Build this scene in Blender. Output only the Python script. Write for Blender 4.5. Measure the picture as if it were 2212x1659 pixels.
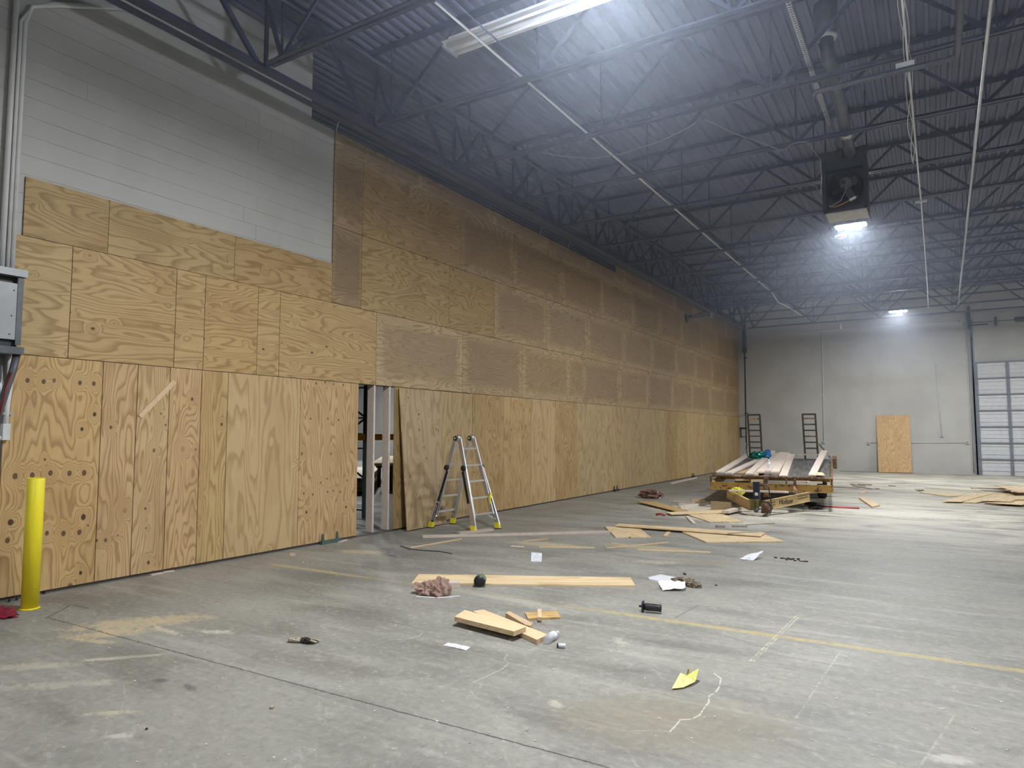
import bpy, math, random
from mathutils import Vector, Matrix, noise
for o in list(bpy.data.objects): bpy.data.objects.remove(o, do_unlink=True)
S = bpy.context.scene
COL = S.collection
R = random.Random(7)
# ------------------------------------------------------------------ camera, world, exposure
W, H, FPX = 2212.0, 1659.0, 1473.6
YAW, PITCH, ROLL, HC = 0.5519, 0.07236, 0.00056, 1.6454
cam = bpy.data.objects.new('camera', bpy.data.cameras.new('camera'))
COL.objects.link(cam); S.camera = cam
cam.data.sensor_fit = 'HORIZONTAL'; cam.data.sensor_width = 36.0
cam.data.lens = FPX / W * 36.0; cam.data.clip_end = 200; cam.data.clip_start = 0.05
cf = Vector((-math.sin(YAW)*math.cos(PITCH), math.cos(YAW)*math.cos(PITCH), math.sin(PITCH)))
cr0 = Vector((math.cos(YAW), math.sin(YAW), 0)); cu0 = cr0.cross(cf)
cr = cr0*math.cos(ROLL) + cu0*math.sin(ROLL); cu = -cr0*math.sin(ROLL) + cu0*math.cos(ROLL)
m = Matrix((cr, cu, -cf)).transposed().to_4x4(); m.translation = Vector((0, 0, HC))
cam.matrix_world = m
wd = bpy.data.worlds.new('world'); S.world = wd; wd.use_nodes = True
wd.node_tree.nodes['Background'].inputs[0].default_value = (0.5, 0.55, 0.65, 1)
wd.node_tree.nodes['Background'].inputs[1].default_value = 0.02
S.view_settings.view_transform = 'Standard'; S.view_settings.look = 'None'
S.view_settings.gamma = 1.0; S.view_settings.exposure = 0.0
try: S.view_settings.use_curve_mapping = False
except Exception: pass
S.cycles.max_bounces = 6; S.cycles.diffuse_bounces = 3; S.cycles.glossy_bounces = 3; S.cycles.transmission_bounces = 3
S.cycles.transparent_max_bounces = 6; S.cycles.use_adaptive_sampling = True; S.cycles.adaptive_threshold = 0.08
S.cycles.sample_clamp_indirect = 4.0; S.cycles.caustics_reflective = False; S.cycles.caustics_refractive = False
LAMP = 950.0          # radiance of each LED panel
C_OPT = Vector((0, 0, HC))
def ray(px, py): return cf + cr*((px-1106.0)/FPX) + cu*((829.5-py)/FPX)
def onZ(px, py, z=0.0):
    d = ray(px, py); return C_OPT + d*((z-HC)/d.z)
def onX(px, py, x):
    d = ray(px, py); return C_OPT + d*(x/d.x)
def onY(px, py, y):
    d = ray(px, py); return C_OPT + d*(y/d.y)
# ------------------------------------------------------------------ measures of the hall
XW, YB = -7.81, 33.28        # face of the plywood wall, face of the far wall
def zdeck(y): return 7.38 + 0.0085*(y-6)
def zch(y): return 6.2 + 0.004*(y-5)
JY = [5.37 + 1.985*k for k in range(-3, 14)]
PANEL = 2.475
# ------------------------------------------------------------------ node helper
class NT:
    def __init__(s, name):
        s.m = bpy.data.materials.new(name); s.m.use_nodes = True
        s.t = s.m.node_tree; s.n = s.t.nodes
        s.b = s.n['Principled BSDF']; s.tc = None
    def node(s, typ, **k):
        n = s.n.new(typ)
        for a, v in k.items(): setattr(n, a, v)
        return n
    def put(s, inp, v):
        if isinstance(v, bpy.types.NodeSocket): s.t.links.new(v, inp)
        elif v is not None:
            if hasattr(inp.default_value, '__len__') and not hasattr(v, '__len__'): v = (v,)*len(inp.default_value)
            if hasattr(v, '__len__') and len(inp.default_value) == 4 and len(v) == 3: v = (*v, 1)
            inp.default_value = v
    def obj(s):
        if not s.tc: s.tc = s.node('ShaderNodeTexCoord')
        return s.tc.outputs['Object']
    def geo(s): return s.node('ShaderNodeNewGeometry').outputs['Position']
    def M(s, op, a, b=None, c=None, clamp=False):
        n = s.node('ShaderNodeMath', operation=op, use_clamp=clamp)
        s.put(n.inputs[0], a)
        if b is not None: s.put(n.inputs[1], b)
        if c is not None: s.put(n.inputs[2], c)
        return n.outputs[0]
    def V(s, op, a, b=None, out=0):
        n = s.node('ShaderNodeVectorMath', operation=op)
        s.put(n.inputs[0], a)
        if b is not None: s.put(n.inputs[1], b)
        return n.outputs[out]
    def sep(s, v):
        n = s.node('ShaderNodeSeparateXYZ'); s.put(n.inputs[0], v); return n.outputs
    def comb(s, x, y, z):
        n = s.node('ShaderNodeCombineXYZ')
        for i, q in enumerate((x, y, z)): s.put(n.inputs[i], q)
        return n.outputs[0]
    def noise(s, v, scale=1.0, detail=2.0, rough=0.5, dist=0.0, col=False):
        n = s.node('ShaderNodeTexNoise'); s.put(n.inputs['Vector'], v)
        n.inputs['Scale'].default_value = scale; n.inputs['Detail'].default_value = detail
        n.inputs['Roughness'].default_value = rough; n.inputs['Distortion'].default_value = dist
        return n.outputs[1 if col else 0]
    def ramp(s, f, pts, interp='LINEAR'):
        n = s.node('ShaderNodeValToRGB'); n.color_ramp.interpolation = interp
        e = n.color_ramp.elements
        while len(e) < len(pts): e.new(0.5)
        for i, (p, c) in enumerate(pts):
            e[i].position = p; e[i].color = (c, c, c, 1) if not hasattr(c, '__len__') else (*c, 1)
        s.put(n.inputs[0], f); return n.outputs[0]
    def mix(s, f, a, b, mode='MIX'):
        n = s.node('ShaderNodeMix', data_type='RGBA', blend_type=mode)
        s.put(n.inputs[0], f); s.put(n.inputs[6], a); s.put(n.inputs[7], b); return n.outputs[2]
    def step(s, v, lo, hi, a=0.0, b=1.0):
        n = s.node('ShaderNodeMapRange', interpolation_type='SMOOTHSTEP')
        s.put(n.inputs[0], v); s.put(n.inputs[1], lo); s.put(n.inputs[2], hi); s.put(n.inputs[3], a); s.put(n.inputs[4], b)
        return n.outputs[0]
    def bump(s, h, strength=0.3, dist=0.01):
        n = s.node('ShaderNodeBump'); n.inputs['Strength'].default_value = strength; n.inputs['Distance'].default_value = dist
        s.put(n.inputs['Height'], h); s.put(s.b.inputs['Normal'], n.outputs[0])
    def done(s, color=None, rough=None, metal=None, **k):
        s.put(s.b.inputs['Base Color'], color); s.put(s.b.inputs['Roughness'], rough); s.put(s.b.inputs['Metallic'], metal)
        for a, v in k.items(): s.put(s.b.inputs[a.replace('_', ' ')], v)
        return s.m
def plain(name, col, rough=0.5, metal=0.0, var=0.12, scale=6.0, **k):
    t = NT(name); n = t.noise(t.obj(), scale, 4, 0.6)
    f = t.step(n, 0.3, 0.7, 1-var, 1+var)
    c = t.mix(1.0, (*col, 1), t.comb(f, f, f), 'MULTIPLY')
    return t.done(c, rough, metal, **k)
# ------------------------------------------------------------------ materials
def ply_mat(name, knots=None, kr=0.03, light=(0.58, 0.405, 0.185), dark=(0.28, 0.155, 0.048), freq=26.0, centre=0.0, vk=0.55):
    """plywood face: local x runs with the grain, y across it"""
    t = NT(name); o = t.obj(); x, y, z = t.sep(o)
    oi = t.node('ShaderNodeObjectInfo'); rnd = oi.outputs['Random']
    off = t.M('MULTIPLY', rnd, 60.0)
    wob = t.noise(t.comb(x, y, off), 1.6, 2, 0.5)
    f = t.noise(t.comb(t.M('MULTIPLY', x, 0.36), t.M('MULTIPLY', y, 2.1), off), 1.0, 3.0, 0.42, 0.25)
    f = t.M('ADD', f, t.M('MULTIPLY', wob, 0.05))
    kmask = None
    if knots:
        s_ = None
        for (kx, ky, rr, dk) in knots:
            d = t.V('LENGTH', t.V('MULTIPLY', t.V('SUBTRACT', o, (kx, ky, 0)), (0.75, 1.0, 0.0)), out=1)
            g = t.M('POWER', 2.718, t.M('MULTIPLY', t.M('MULTIPLY', d, d), -1/(2.6*rr)**2))
            s_ = g if s_ is None else t.M('ADD', s_, g)
            mk = t.step(d, rr*0.8, rr*0.95, dk, 0.0)
            kmask = mk if kmask is None else t.M('MAXIMUM', kmask, mk)
        f = t.M('ADD', f, t.M('MULTIPLY', s_, 0.22))
    else:
        v = t.node('ShaderNodeTexVoronoi', voronoi_dimensions='3D')
        t.put(v.inputs['Vector'], t.comb(x, t.M('MULTIPLY', y, 1.35), off)); v.inputs['Scale'].default_value = 3.4
        wn = t.sep(v.outputs['Color'])[0]
        has = t.M('GREATER_THAN', wn, vk)
        d = v.outputs['Distance']
        g = t.M('MULTIPLY', t.M('POWER', 2.718, t.M('MULTIPLY', t.M('MULTIPLY', d, d), -22.0)), has)
        f = t.M('ADD', f, t.M('MULTIPLY', g, 0.16))
        kmask = t.M('MULTIPLY', t.step(d, 0.045, 0.10, 0.95, 0.0), has)
    r = t.M('FRACT', t.M('MULTIPLY', f, freq))
    ring = t.ramp(r, [(0.0, 0.12), (0.45, 0.05), (0.70, 0.6), (0.84, 1.0), (0.93, 0.8), (1.0, 0.12)])
    ring = t.sep(ring)[0]
    fib = t.noise(t.comb(t.M('MULTIPLY', x, 5.0), t.M('MULTIPLY', y, 130.0), off), 1.0, 2, 0.6)
    c = t.mix(t.M('MULTIPLY', ring, 0.72), light, dark)
    c = t.mix(t.M('MULTIPLY', t.step(fib, 0.35, 0.75), 0.22), c, dark)
    st = t.noise(t.comb(t.M('MULTIPLY', x, 0.8), t.M('MULTIPLY', y, 1.4), t.M('ADD', off, 9.0)), 1.5, 3, 0.6)
    c = t.mix(t.M('MULTIPLY', t.step(st, 0.45, 0.72), 0.35), c, (dark[0]*1.15, dark[1]*1.1, dark[2]*1.3, 1))
    c = t.mix(kmask, c, (0.085, 0.035, 0.015, 1))
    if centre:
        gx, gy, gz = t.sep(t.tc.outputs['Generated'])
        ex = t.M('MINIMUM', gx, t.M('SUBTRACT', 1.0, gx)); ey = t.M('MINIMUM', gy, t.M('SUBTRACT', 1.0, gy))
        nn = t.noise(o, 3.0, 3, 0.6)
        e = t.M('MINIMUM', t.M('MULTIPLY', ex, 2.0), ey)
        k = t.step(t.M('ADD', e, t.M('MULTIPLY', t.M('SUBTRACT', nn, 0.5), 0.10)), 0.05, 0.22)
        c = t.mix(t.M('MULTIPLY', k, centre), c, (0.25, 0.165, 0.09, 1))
    tint = t.mix(1.0, c, oi.outputs['Color'], 'MULTIPLY')
    return t.done(tint, 0.62)
PLY = ply_mat('plywood')
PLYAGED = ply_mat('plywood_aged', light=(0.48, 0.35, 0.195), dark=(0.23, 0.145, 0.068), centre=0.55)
PLYFLOOR = ply_mat('plywood_floor', light=(0.70, 0.55, 0.34), dark=(0.50, 0.34, 0.17), vk=0.8, freq=12)
PLYPALE = ply_mat('plywood_pale', light=(0.59, 0.43, 0.22), dark=(0.35, 0.22, 0.09), vk=0.8, freq=14)
def lumber_mat(name, light, dark, fr=34.0):
    t = NT(name); o = t.obj(); x, y, z = t.sep(o)
    rnd = t.M('MULTIPLY', t.node('ShaderNodeObjectInfo').outputs['Random'], 40.0)
    f = t.noise(t.comb(t.M('MULTIPLY', x, 0.35), y, t.M('ADD', z, rnd)), 2.6, 2, 0.5)
    r = t.M('FRACT', t.M('MULTIPLY', f, fr)); ring = t.sep(t.ramp(r, [(0, 0.0), (0.75, 1.0), (0.95, 0.9), (1, 0.0)]))[0]
    v = t.node('ShaderNodeTexVoronoi', voronoi_dimensions='3D'); t.put(v.inputs['Vector'], t.comb(x, t.M('MULTIPLY', y, 1.5), t.M('ADD', z, rnd))); v.inputs['Scale'].default_value = 3.0
    km = t.M('MULTIPLY', t.step(v.outputs['Distance'], 0.03, 0.07, 0.9, 0), t.M('GREATER_THAN', t.sep(v.outputs['Color'])[0], 0.6))
    n2 = t.noise(t.comb(x, t.M('MULTIPLY', y, 4), t.M('ADD', z, rnd)), 2.0, 3, 0.6)
    c = t.mix(t.M('MULTIPLY', ring, 0.4), light, dark)
    c = t.mix(t.M('MULTIPLY', t.step(n2, 0.5, 0.8), 0.35), c, dark)
    c = t.mix(km, c, (0.2, 0.1, 0.05, 1))
    c = t.mix(1.0, c, t.n[[q.name for q in t.n if q.type == 'OBJECT_INFO'][0]].outputs['Color'], 'MULTIPLY')
    return t.done(c, 0.6)
PINE = lumber_mat('pine_lumber', (0.74, 0.56, 0.35), (0.52, 0.34, 0.17))
PINEPALE = lumber_mat('pale_lumber', (0.72, 0.61, 0.52), (0.50, 0.40, 0.33), 22)
PINEGREY = lumber_mat('grey_lumber', (0.42, 0.36, 0.31), (0.24, 0.20, 0.17), 22)
def block_mat(amt=0.42):
    t = NT('painted_block'); p = t.geo(); x, y, z = t.sep(p)
    s_ = t.M('ADD', y, t.M('MULTIPLY', x, 1.0))
    w = t.noise(p, 1.3, 3, 0.5); zz = t.M('ADD', z, t.M('MULTIPLY', t.M('SUBTRACT', t.noise(p, 3.0, 2, 0.5), 0.5), 0.012))
    fz = t.M('ABSOLUTE', t.M('SUBTRACT', t.M('FRACT', t.M('DIVIDE', zz, 0.2045)), 0.5))
    hl = t.step(fz, 0.482, 0.495)
    row = t.M('FLOOR', t.M('DIVIDE', zz, 0.2045))
    sx = t.M('ADD', t.M('DIVIDE', s_, 0.408), t.M('MULTIPLY', row, 0.5))
    fx = t.M('ABSOLUTE', t.M('SUBTRACT', t.M('FRACT', sx), 0.5))
    vl = t.M('MULTIPLY', t.step(fx, 0.488, 0.497), t.step(t.noise(p, 0.9, 2, 0.5), 0.55, 0.68))
    vis = t.step(t.noise(t.comb(s_, t.M('MULTIPLY', z, 3), 0), 1.0, 3, 0.6), 0.25, 0.6)
    ln = t.M('MAXIMUM', t.M('MULTIPLY', hl, vis), vl)
    big = t.noise(p, 0.6, 4, 0.6)
    c = t.mix(t.step(big, 0.35, 0.7), (0.51, 0.50, 0.475), (0.44, 0.43, 0.41))
    c = t.mix(t.M('MULTIPLY', ln, amt), c, (0.22, 0.215, 0.21))
    t.bump(t.M('SUBTRACT', 0.0, ln), 0.7 if amt > .2 else 0.2, 0.008)
    return t.done(c, 0.55)
BLOCK = block_mat(); BLOCKB = block_mat(0.10)
def floor_base():
    """shared concrete: a node group giving colour, two speckle fields and roughness"""
    t = NT('concrete_base'); p = t.geo(); x, y, z = t.sep(p)
    xy = t.comb(x, y, 0.0)
    big = t.noise(xy, 0.35, 4, 0.6, 0.4); mid = t.noise(t.comb(t.M('MULTIPLY', x, 0.6), t.M('MULTIPLY', y, 1.5), 0), 1.3, 5, 0.65, 0.5)
    fine = t.noise(xy, 16.0, 5, 0.75)
    sa_ = t.comb(t.M('MULTIPLY', t.M('ADD', x, t.M('MULTIPLY', y, -0.6)), 4.0), t.M('MULTIPLY', t.M('ADD', y, t.M('MULTIPLY', x, 0.6)), 9.0), 0)
    SN = t.noise(sa_, 1.0, 6, 0.75, 1.2)
    SLN = t.noise(xy, 14.0, 4, 0.7)
    c = t.mix(t.step(big, 0.35, 0.65), (0.235, 0.23, 0.215), (0.335, 0.33, 0.31))
    c = t.mix(t.M('MULTIPLY', t.step(mid, 0.44, 0.66), 0.60), c, (0.41, 0.40, 0.37))
    c = t.mix(t.M('MULTIPLY', t.step(mid, 0.48, 0.30), 0.55), c, (0.135, 0.13, 0.127))
    c = t.mix(t.M('MULTIPLY', t.step(t.M('SUBTRACT', 1.0, SLN), 0.48, 0.70), t.M('MULTIPLY', t.step(big, 0.42, 0.62), 0.35)), c, (0.33, 0.265, 0.205))
    c = t.mix(t.M('MULTIPLY', t.step(fine, 0.48, 0.70), 0.45), c, (0.50, 0.48, 0.45))
    c = t.mix(t.M('MULTIPLY', t.step(fine, 0.48, 0.32), 0.42), c, (0.16, 0.155, 0.15))
    c = t.mix(t.M('MULTIPLY', t.step(SN, 0.54, 0.72), 0.5), c, (0.56, 0.55, 0.51))
    sc2 = t.noise(t.comb(t.M('MULTIPLY', x, 0.5), t.M('MULTIPLY', y, 5.0), 4.0), 1.0, 5, 0.7)
    c = t.mix(t.M('MULTIPLY', t.step(sc2, 0.52, 0.72), 0.45), c, (0.56, 0.545, 0.51))
    c = t.mix(t.M('MULTIPLY', t.step(sc2, 0.46, 0.30), 0.35), c, (0.17, 0.165, 0.16))
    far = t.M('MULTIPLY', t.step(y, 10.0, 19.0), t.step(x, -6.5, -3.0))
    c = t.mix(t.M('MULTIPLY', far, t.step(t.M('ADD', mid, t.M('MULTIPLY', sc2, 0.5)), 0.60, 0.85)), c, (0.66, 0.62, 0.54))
    rg = t.M('ADD', 0.50, t.M('MULTIPLY', t.step(mid, 0.3, 0.7), 0.22))
    g = bpy.data.node_groups.new('concrete_base', 'ShaderNodeTree')
    return t, (c, SN, SLN, rg, fine, xy, x, y)
FEAT = []       # floor marks: (x0, x1, y0, y1, builder)
def P2(px, py): q = onZ(px, py); return (q.x, q.y)
def blob(px, py, rx, ry, col, rot=0.0, amt=0.8, lo=0, nsc=0):
    cx, cy = P2(px, py); m_ = max(rx, ry)
    def f(t, c, SN, SLN, x, y):
        ca, sa = math.cos(rot), math.sin(rot)
        dx = t.M('SUBTRACT', x, cx); dy = t.M('SUBTRACT', y, cy)
        u = t.M('MULTIPLY_ADD', dx, ca/rx, t.M('MULTIPLY', dy, sa/rx)); v = t.M('MULTIPLY_ADD', dy, ca/ry, t.M('MULTIPLY', dx, -sa/ry))
        e = t.M('SUBTRACT', 1.0, t.M('MULTIPLY_ADD', u, u, t.M('MULTIPLY', v, v)), clamp=True)
        k = t.step(t.M('MULTIPLY_ADD', e, 0.34, t.M('MULTIPLY_ADD', SLN, 0.55, t.M('MULTIPLY', SN, 0.75))), 0.74, 1.02)
        return t.mix(t.M('MULTIPLY', t.M('MULTIPLY', k, t.step(e, 0, 0.7)), amt), c, col)
    FEAT.append((cx-m_, cx+m_, cy-m_, cy+m_, f))
def line(pts, w, col, amt, wob=0.0, br=None):
    Q = [P2(*a) for a in pts]
    def f(t, c, SN, SLN, x, y):
        d = None; p = t.comb(x, y, 0.0)
        for (ax, ay), (bx_, by) in zip(Q, Q[1:]):
            L2 = (bx_-ax)**2 + (by-ay)**2; px = t.V('SUBTRACT', p, (ax, ay, 0))
            h = t.M('DIVIDE', t.V('DOT_PRODUCT', px, (bx_-ax, by-ay, 0), out=1), L2, clamp=True)
            sc = t.node('ShaderNodeVectorMath', operation='SCALE'); sc.inputs[0].default_value = (bx_-ax, by-ay, 0); t.put(sc.inputs['Scale'], h)
            q = t.V('LENGTH', t.V('SUBTRACT', px, sc.outputs[0]), out=1)
            d = q if d is None else t.M('MINIMUM', d, q)
        if wob: d = t.M('ADD', d, t.M('MULTIPLY', t.M('ABSOLUTE', t.M('SUBTRACT', SLN, 0.5)), wob*2.5))
        k = t.M('MULTIPLY', t.step(d, w*0.5, w, 1.0, 0.0), amt)
        if br: k = t.M('MULTIPLY', k, t.step(SLN, 0.44, 0.56))
        return t.mix(k, c, col)
    xs = [q[0] for q in Q]; ys_ = [q[1] for q in Q]
    FEAT.append((min(xs)-w, max(xs)+w, min(ys_)-w, max(ys_)+w, f))
SAW = (0.66, 0.55, 0.36)
blob(300, 1345, .85, .30, SAW, .9, .85); blob(235, 1368, .55, .2, SAW, .9, .8); blob(360, 1362, .40, .05, (0.68, .62, .5), -.1)
blob(210, 1385, .30, .07, SAW, .3); blob(270, 1420, .45, .06, (0.66, .62, .54), .8, .8); blob(470, 1365, .25, .08, (0.68, .66, .62), .4)
blob(60, 1440, .5, .12, (.62, .57, .46), .7, .6); blob(120, 1480, .6, .10, (.58, .55, .50), .7, .6); blob(240, 1540, .25, .05, (.62, .56, .42), .7, .7)
blob(255, 1590, .12, .05, (0.68, .66, .62), .6, .6); blob(345, 1470, .10, .05, (0.10, .09, .10), .3, .7); blob(412, 1486, .13, .05, (0.10, .09, .10), -.2, .7)
blob(1200, 1520, .12, .06, (0.62, .60, .56), -.5, .7); blob(1340, 1385, .18, .08, (0.62, .59, .52), -.8, .6); blob(2050, 1640, .16, .08, (0.62, .60, .56), .4, .7)
blob(1180, 1176, .9, .26, SAW, 0.1, .75); blob(1400, 1183, 1.1, .26, SAW, 0.1, .65); blob(780, 1192, .55, .22, SAW, .2, .7); blob(1420, 1215, .5, .2, (.62, .55, .42), .3, .5)
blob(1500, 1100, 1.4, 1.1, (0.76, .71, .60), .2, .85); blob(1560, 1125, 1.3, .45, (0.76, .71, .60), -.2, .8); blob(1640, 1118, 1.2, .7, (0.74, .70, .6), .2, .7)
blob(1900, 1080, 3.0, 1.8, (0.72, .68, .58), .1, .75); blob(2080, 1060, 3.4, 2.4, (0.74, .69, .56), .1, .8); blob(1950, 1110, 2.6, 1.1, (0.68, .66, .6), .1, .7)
blob(1530, 1215, .55, .18, (.33, .24, .15), .1, .6); blob(1450, 1560, 1.0, .6, (.34, .27, .20), .4, .45); blob(1560, 1255, 1.2, .35, (.13, .13, .135), .1, .5)
blob(1240, 1222, .8, .35, (.13, .13, .135), .1, .45); blob(1520, 1400, .9, .2, (.15, .145, .14), .2, .5); blob(700, 1240, 1.2, .5, (.16, .155, .15), .1, .4); blob(280, 1410, .4, .2, (.15, .145, .14), .1, .4)
line([(100, 1335), (155, 1306), (192, 1314)], 0.012, (0.05, 0.045, 0.04), 0.85, 0.02)
WH = (0.70, 0.68, 0.62)
line([(1543, 1455), (1558, 1466), (1553, 1485), (1545, 1497), (1532, 1502), (1531, 1517), (1522, 1528), (1511, 1545), (1495, 1553), (1468, 1555), (1462, 1565), (1447, 1580)], 0.009, WH, 0.9, 0.02)
line([(1447, 1580), (1415, 1578), (1360, 1578)], 0.012, WH, 0.5, 0.04, 1)
line([(1097, 1413), (1088, 1425), (1099, 1432), (1085, 1445), (1020, 1475)], 0.007, WH, 0.7, 0.02)
line([(915, 1365), (905, 1374), (880, 1380), (840, 1382)], 0.008, WH, 0.6, 0.02)
line([(1720, 1330), (1620, 1428)], 0.010, (0.66, 0.62, 0.5), 0.8, 0.0, 6.0); line([(1728, 1330), (1628, 1428)], 0.009, (0.66, 0.62, 0.5), 0.7, 0.0, 6.0)
line([(1812, 1412), (1720, 1550)], 0.009, (0.6, 0.57, 0.5), 0.5, 0.0, 4.0); line([(2065, 1540), (1985, 1659)], 0.008, (0.6, 0.57, 0.5), 0.4, 0.0, 4.0)
line([(1507, 1308), (1458, 1335)], 0.022, (0.15, 0.15, 0.17), 0.6, 0.05)
line([(1452, 1350), (1560, 1372), (1620, 1390), (1700, 1410)], 0.05, (0.17, 0.165, 0.155), 0.35, 0.10)
def stripe(t, c, SN, SLN, x, y):
    sl = t.M('ABSOLUTE', t.M('SUBTRACT', t.M('SUBTRACT', y, 5.86), t.M('MULTIPLY', t.M('ADD', x, 7.1), 0.020)))
    st = t.M('MULTIPLY', t.step(sl, 0.036, 0.05, 1.0, 0.0), t.step(x, -7.2, -7.12))
    solid = t.M('MAXIMUM', t.step(x, -3.3, -2.2), t.step(x, -5.2, -6.2))
    st = t.M('MULTIPLY', st, t.M('MULTIPLY', t.M('ADD', 0.22, t.M('MULTIPLY', solid, 0.48)), t.M('ADD', 0.40, t.M('MULTIPLY', t.step(SLN, 0.36, 0.56), 0.6))))
    return t.mix(st, c, (0.58, 0.46, 0.19))
FEAT.append((-7.3, 14, 5.75, 6.35, stripe))
def joint(t, c, SN, SLN, x, y):
    jl = t.M('ABSOLUTE', t.M('ADD', t.M('MULTIPLY', t.M('SUBTRACT', SLN, 0.5), 0.03), t.M('SUBTRACT', t.M('SUBTRACT', y, 3.135), t.M('MULTIPLY', t.M('ADD', x, 6.77), 0.0175))))
    return t.mix(t.M('MULTIPLY', t.step(jl, 0.003, 0.0075, 0.92, 0.0), t.step(x, -6.85, -6.75)), c, (0.045, 0.04, 0.035))
FEAT.append((-6.9, 14, 3.05, 3.52, joint))
def build_floor():
    t, outs = floor_base()
    grp = bpy.data.node_groups.new('concrete', 'ShaderNodeTree')
    bpy.data.node_groups.remove(bpy.data.node_groups['concrete_base'])
    # move the base tree into the group
    src = t.t; mp = {}
    for n in src.nodes:
        if n.type in ('BSDF_PRINCIPLED', 'OUTPUT_MATERIAL'): continue
        m_ = grp.nodes.new(n.bl_idname); mp[n.name] = m_
        for a in ('operation', 'use_clamp', 'data_type', 'blend_type', 'interpolation_type'):
            if hasattr(n, a): setattr(m_, a, getattr(n, a))
        for a, b_ in zip(n.inputs, m_.inputs):
            if hasattr(a, 'default_value'): b_.default_value = a.default_value
    for l in src.links:
        if l.from_node.name in mp and l.to_node.name in mp:
            fi = list(l.from_node.outputs).index(l.from_socket); ti = list(l.to_node.inputs).index(l.to_socket)
            grp.links.new(mp[l.from_node.name].outputs[fi], mp[l.to_node.name].inputs[ti])
    go = grp.nodes.new('NodeGroupOutput')
    names = ('Color', 'SN', 'SLN', 'Rough', 'Fine', 'XY', 'X', 'Y')
    for nm, sk in zip(names, outs):
        grp.interface.new_socket(nm, in_out='OUTPUT', socket_type='NodeSocketColor' if nm == 'Color' else ('NodeSocketVector' if nm == 'XY' else 'NodeSocketFloat'))
        grp.links.new(mp[sk.node.name].outputs[list(sk.node.outputs).index(sk)], go.inputs[nm])
    bpy.data.materials.remove(t.m)
    def mat(feats):
        q = NT('concrete_floor'); g = q.node('ShaderNodeGroup'); g.node_tree = grp; o = g.outputs
        c = o['Color']
        for k in feats: c = FEAT[k][4](q, c, o['SN'], o['SLN'], o['X'], o['Y'])
        c = q.mix(1.0, c, (0.88, 0.855, 0.80, 1), 'MULTIPLY')
        return q.done(c, o['Rough'])
    xc = [-36, -8.0, -5.2, -3.3, -2.1, -1.0, 0.2, 14]; yc = [-12, 1.0, 2.6, 3.05, 3.52, 4.4, 5.75, 6.35, 9.5, 12.5, 16.5, 25, YB+.3]
    mats = []; key = {}; m_ = B()
    for a in range(len(xc)-1):
        for b_ in range(len(yc)-1):
            fs = tuple(k for k, F in enumerate(FEAT) if F[0] < xc[a+1] and F[1] > xc[a] and F[2] < yc[b_+1] and F[3] > yc[b_])
            if fs not in key: key[fs] = len(mats); mats.append(mat(fs))
            m_.cur = key[fs]; m_.add([(xc[a], yc[b_], 0), (xc[a+1], yc[b_], 0), (xc[a+1], yc[b_+1], 0), (xc[a], yc[b_+1], 0)], [(0, 1, 2, 3)])
    m_.cur = key[()] if () in key else 0
    m_.add([(-36, -12, -.2), (14, -12, -.2), (14, YB+.3, -.2), (-36, YB+.3, -.2), (-36, -12, 0), (14, -12, 0), (14, YB+.3, 0), (-36, YB+.3, 0)], [(0, 3, 2, 1), (0, 1, 5, 4), (1, 2, 6, 5), (2, 3, 7, 6), (3, 0, 4, 7)])
    struct('floor', m_, mats)
def deck_mat():
    t = NT('painted_deck'); p = t.geo()
    n = t.noise(p, 0.8, 5, 0.6)
    c = t.mix(t.step(n, 0.35, 0.7), (0.112, 0.12, 0.185), (0.15, 0.158, 0.232)); return t.done(c, 0.65)
DECK = deck_mat()
STEEL = plain('joist_paint', (0.052, 0.058, 0.095), 0.55, 0.0, 0.2, 3.0)
WHITEP = plain('white_paint', (0.66, 0.66, 0.66), 0.45, 0, 0.05)
GALV = plain('galvanised', (0.55, 0.56, 0.58), 0.35, 0.85, 0.12)
ALU = plain('aluminium', (0.80, 0.80, 0.82), 0.28, 0.95, 0.06)
BLACK = plain('black_plastic', (0.015, 0.015, 0.017), 0.45)
DARKM = plain('dark_metal', (0.035, 0.035, 0.045), 0.5, 0.3, 0.3)
YELLOW = plain('yellow_paint', (0.93, 0.78, 0.03), 0.38, 0, 0.05, 4.0)
YELP = plain('yellow_plastic', (0.80, 0.66, 0.03), 0.4)
GREYBOX = plain('grey_enamel', (0.30, 0.31, 0.32), 0.4, 0.2, 0.10, 3.0)
DGREY = plain('dark_grey_enamel', (0.10, 0.105, 0.12), 0.45, 0.2, 0.2)
RED = plain('red_cloth', (0.22, 0.01, 0.025), 0.85, 0, 0.2)
REDP = plain('red_paint', (0.45, 0.03, 0.03), 0.4)
PAPER = plain('white_paper', (0.82, 0.83, 0.87), 0.7, 0, 0.03)
YPAPER = plain('yellow_paper', (0.85, 0.82, 0.26), 0.7, 0, 0.04)
GREEN = plain('green_plastic', (0.11, 0.17, 0.09), 0.4)
RGREEN = plain('rack_green', (0.08, 0.125, 0.11), 0.45, 0.1)
RORANGE = plain('rack_yellow', (0.62, 0.33, 0.02), 0.4)
RUBBER = plain('tyre_rubber', (0.02, 0.02, 0.022), 0.8)
BROWNP = plain('brown_wrapper', (0.16, 0.12, 0.08), 0.35, 0, 0.4, 12.0)
BEIGE = plain('beige_cloth', (0.52, 0.44, 0.35), 0.8, 0, 0.2, 14.0)
MUD = plain('dark_brown_paint', (0.05, 0.035, 0.022), 0.6, 0.2, 0.35)
TARP = plain('green_blue_film', (0.01, 0.16, 0.13), 0.22, 0, 0.5, 5.0)
TARPB = plain('blue_film', (0.02, 0.12, 0.30), 0.22, 0, 0.3, 5.0)
YBAG = plain('yellow_film', (0.72, 0.70, 0.06), 0.3, 0, 0.1)
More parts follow.
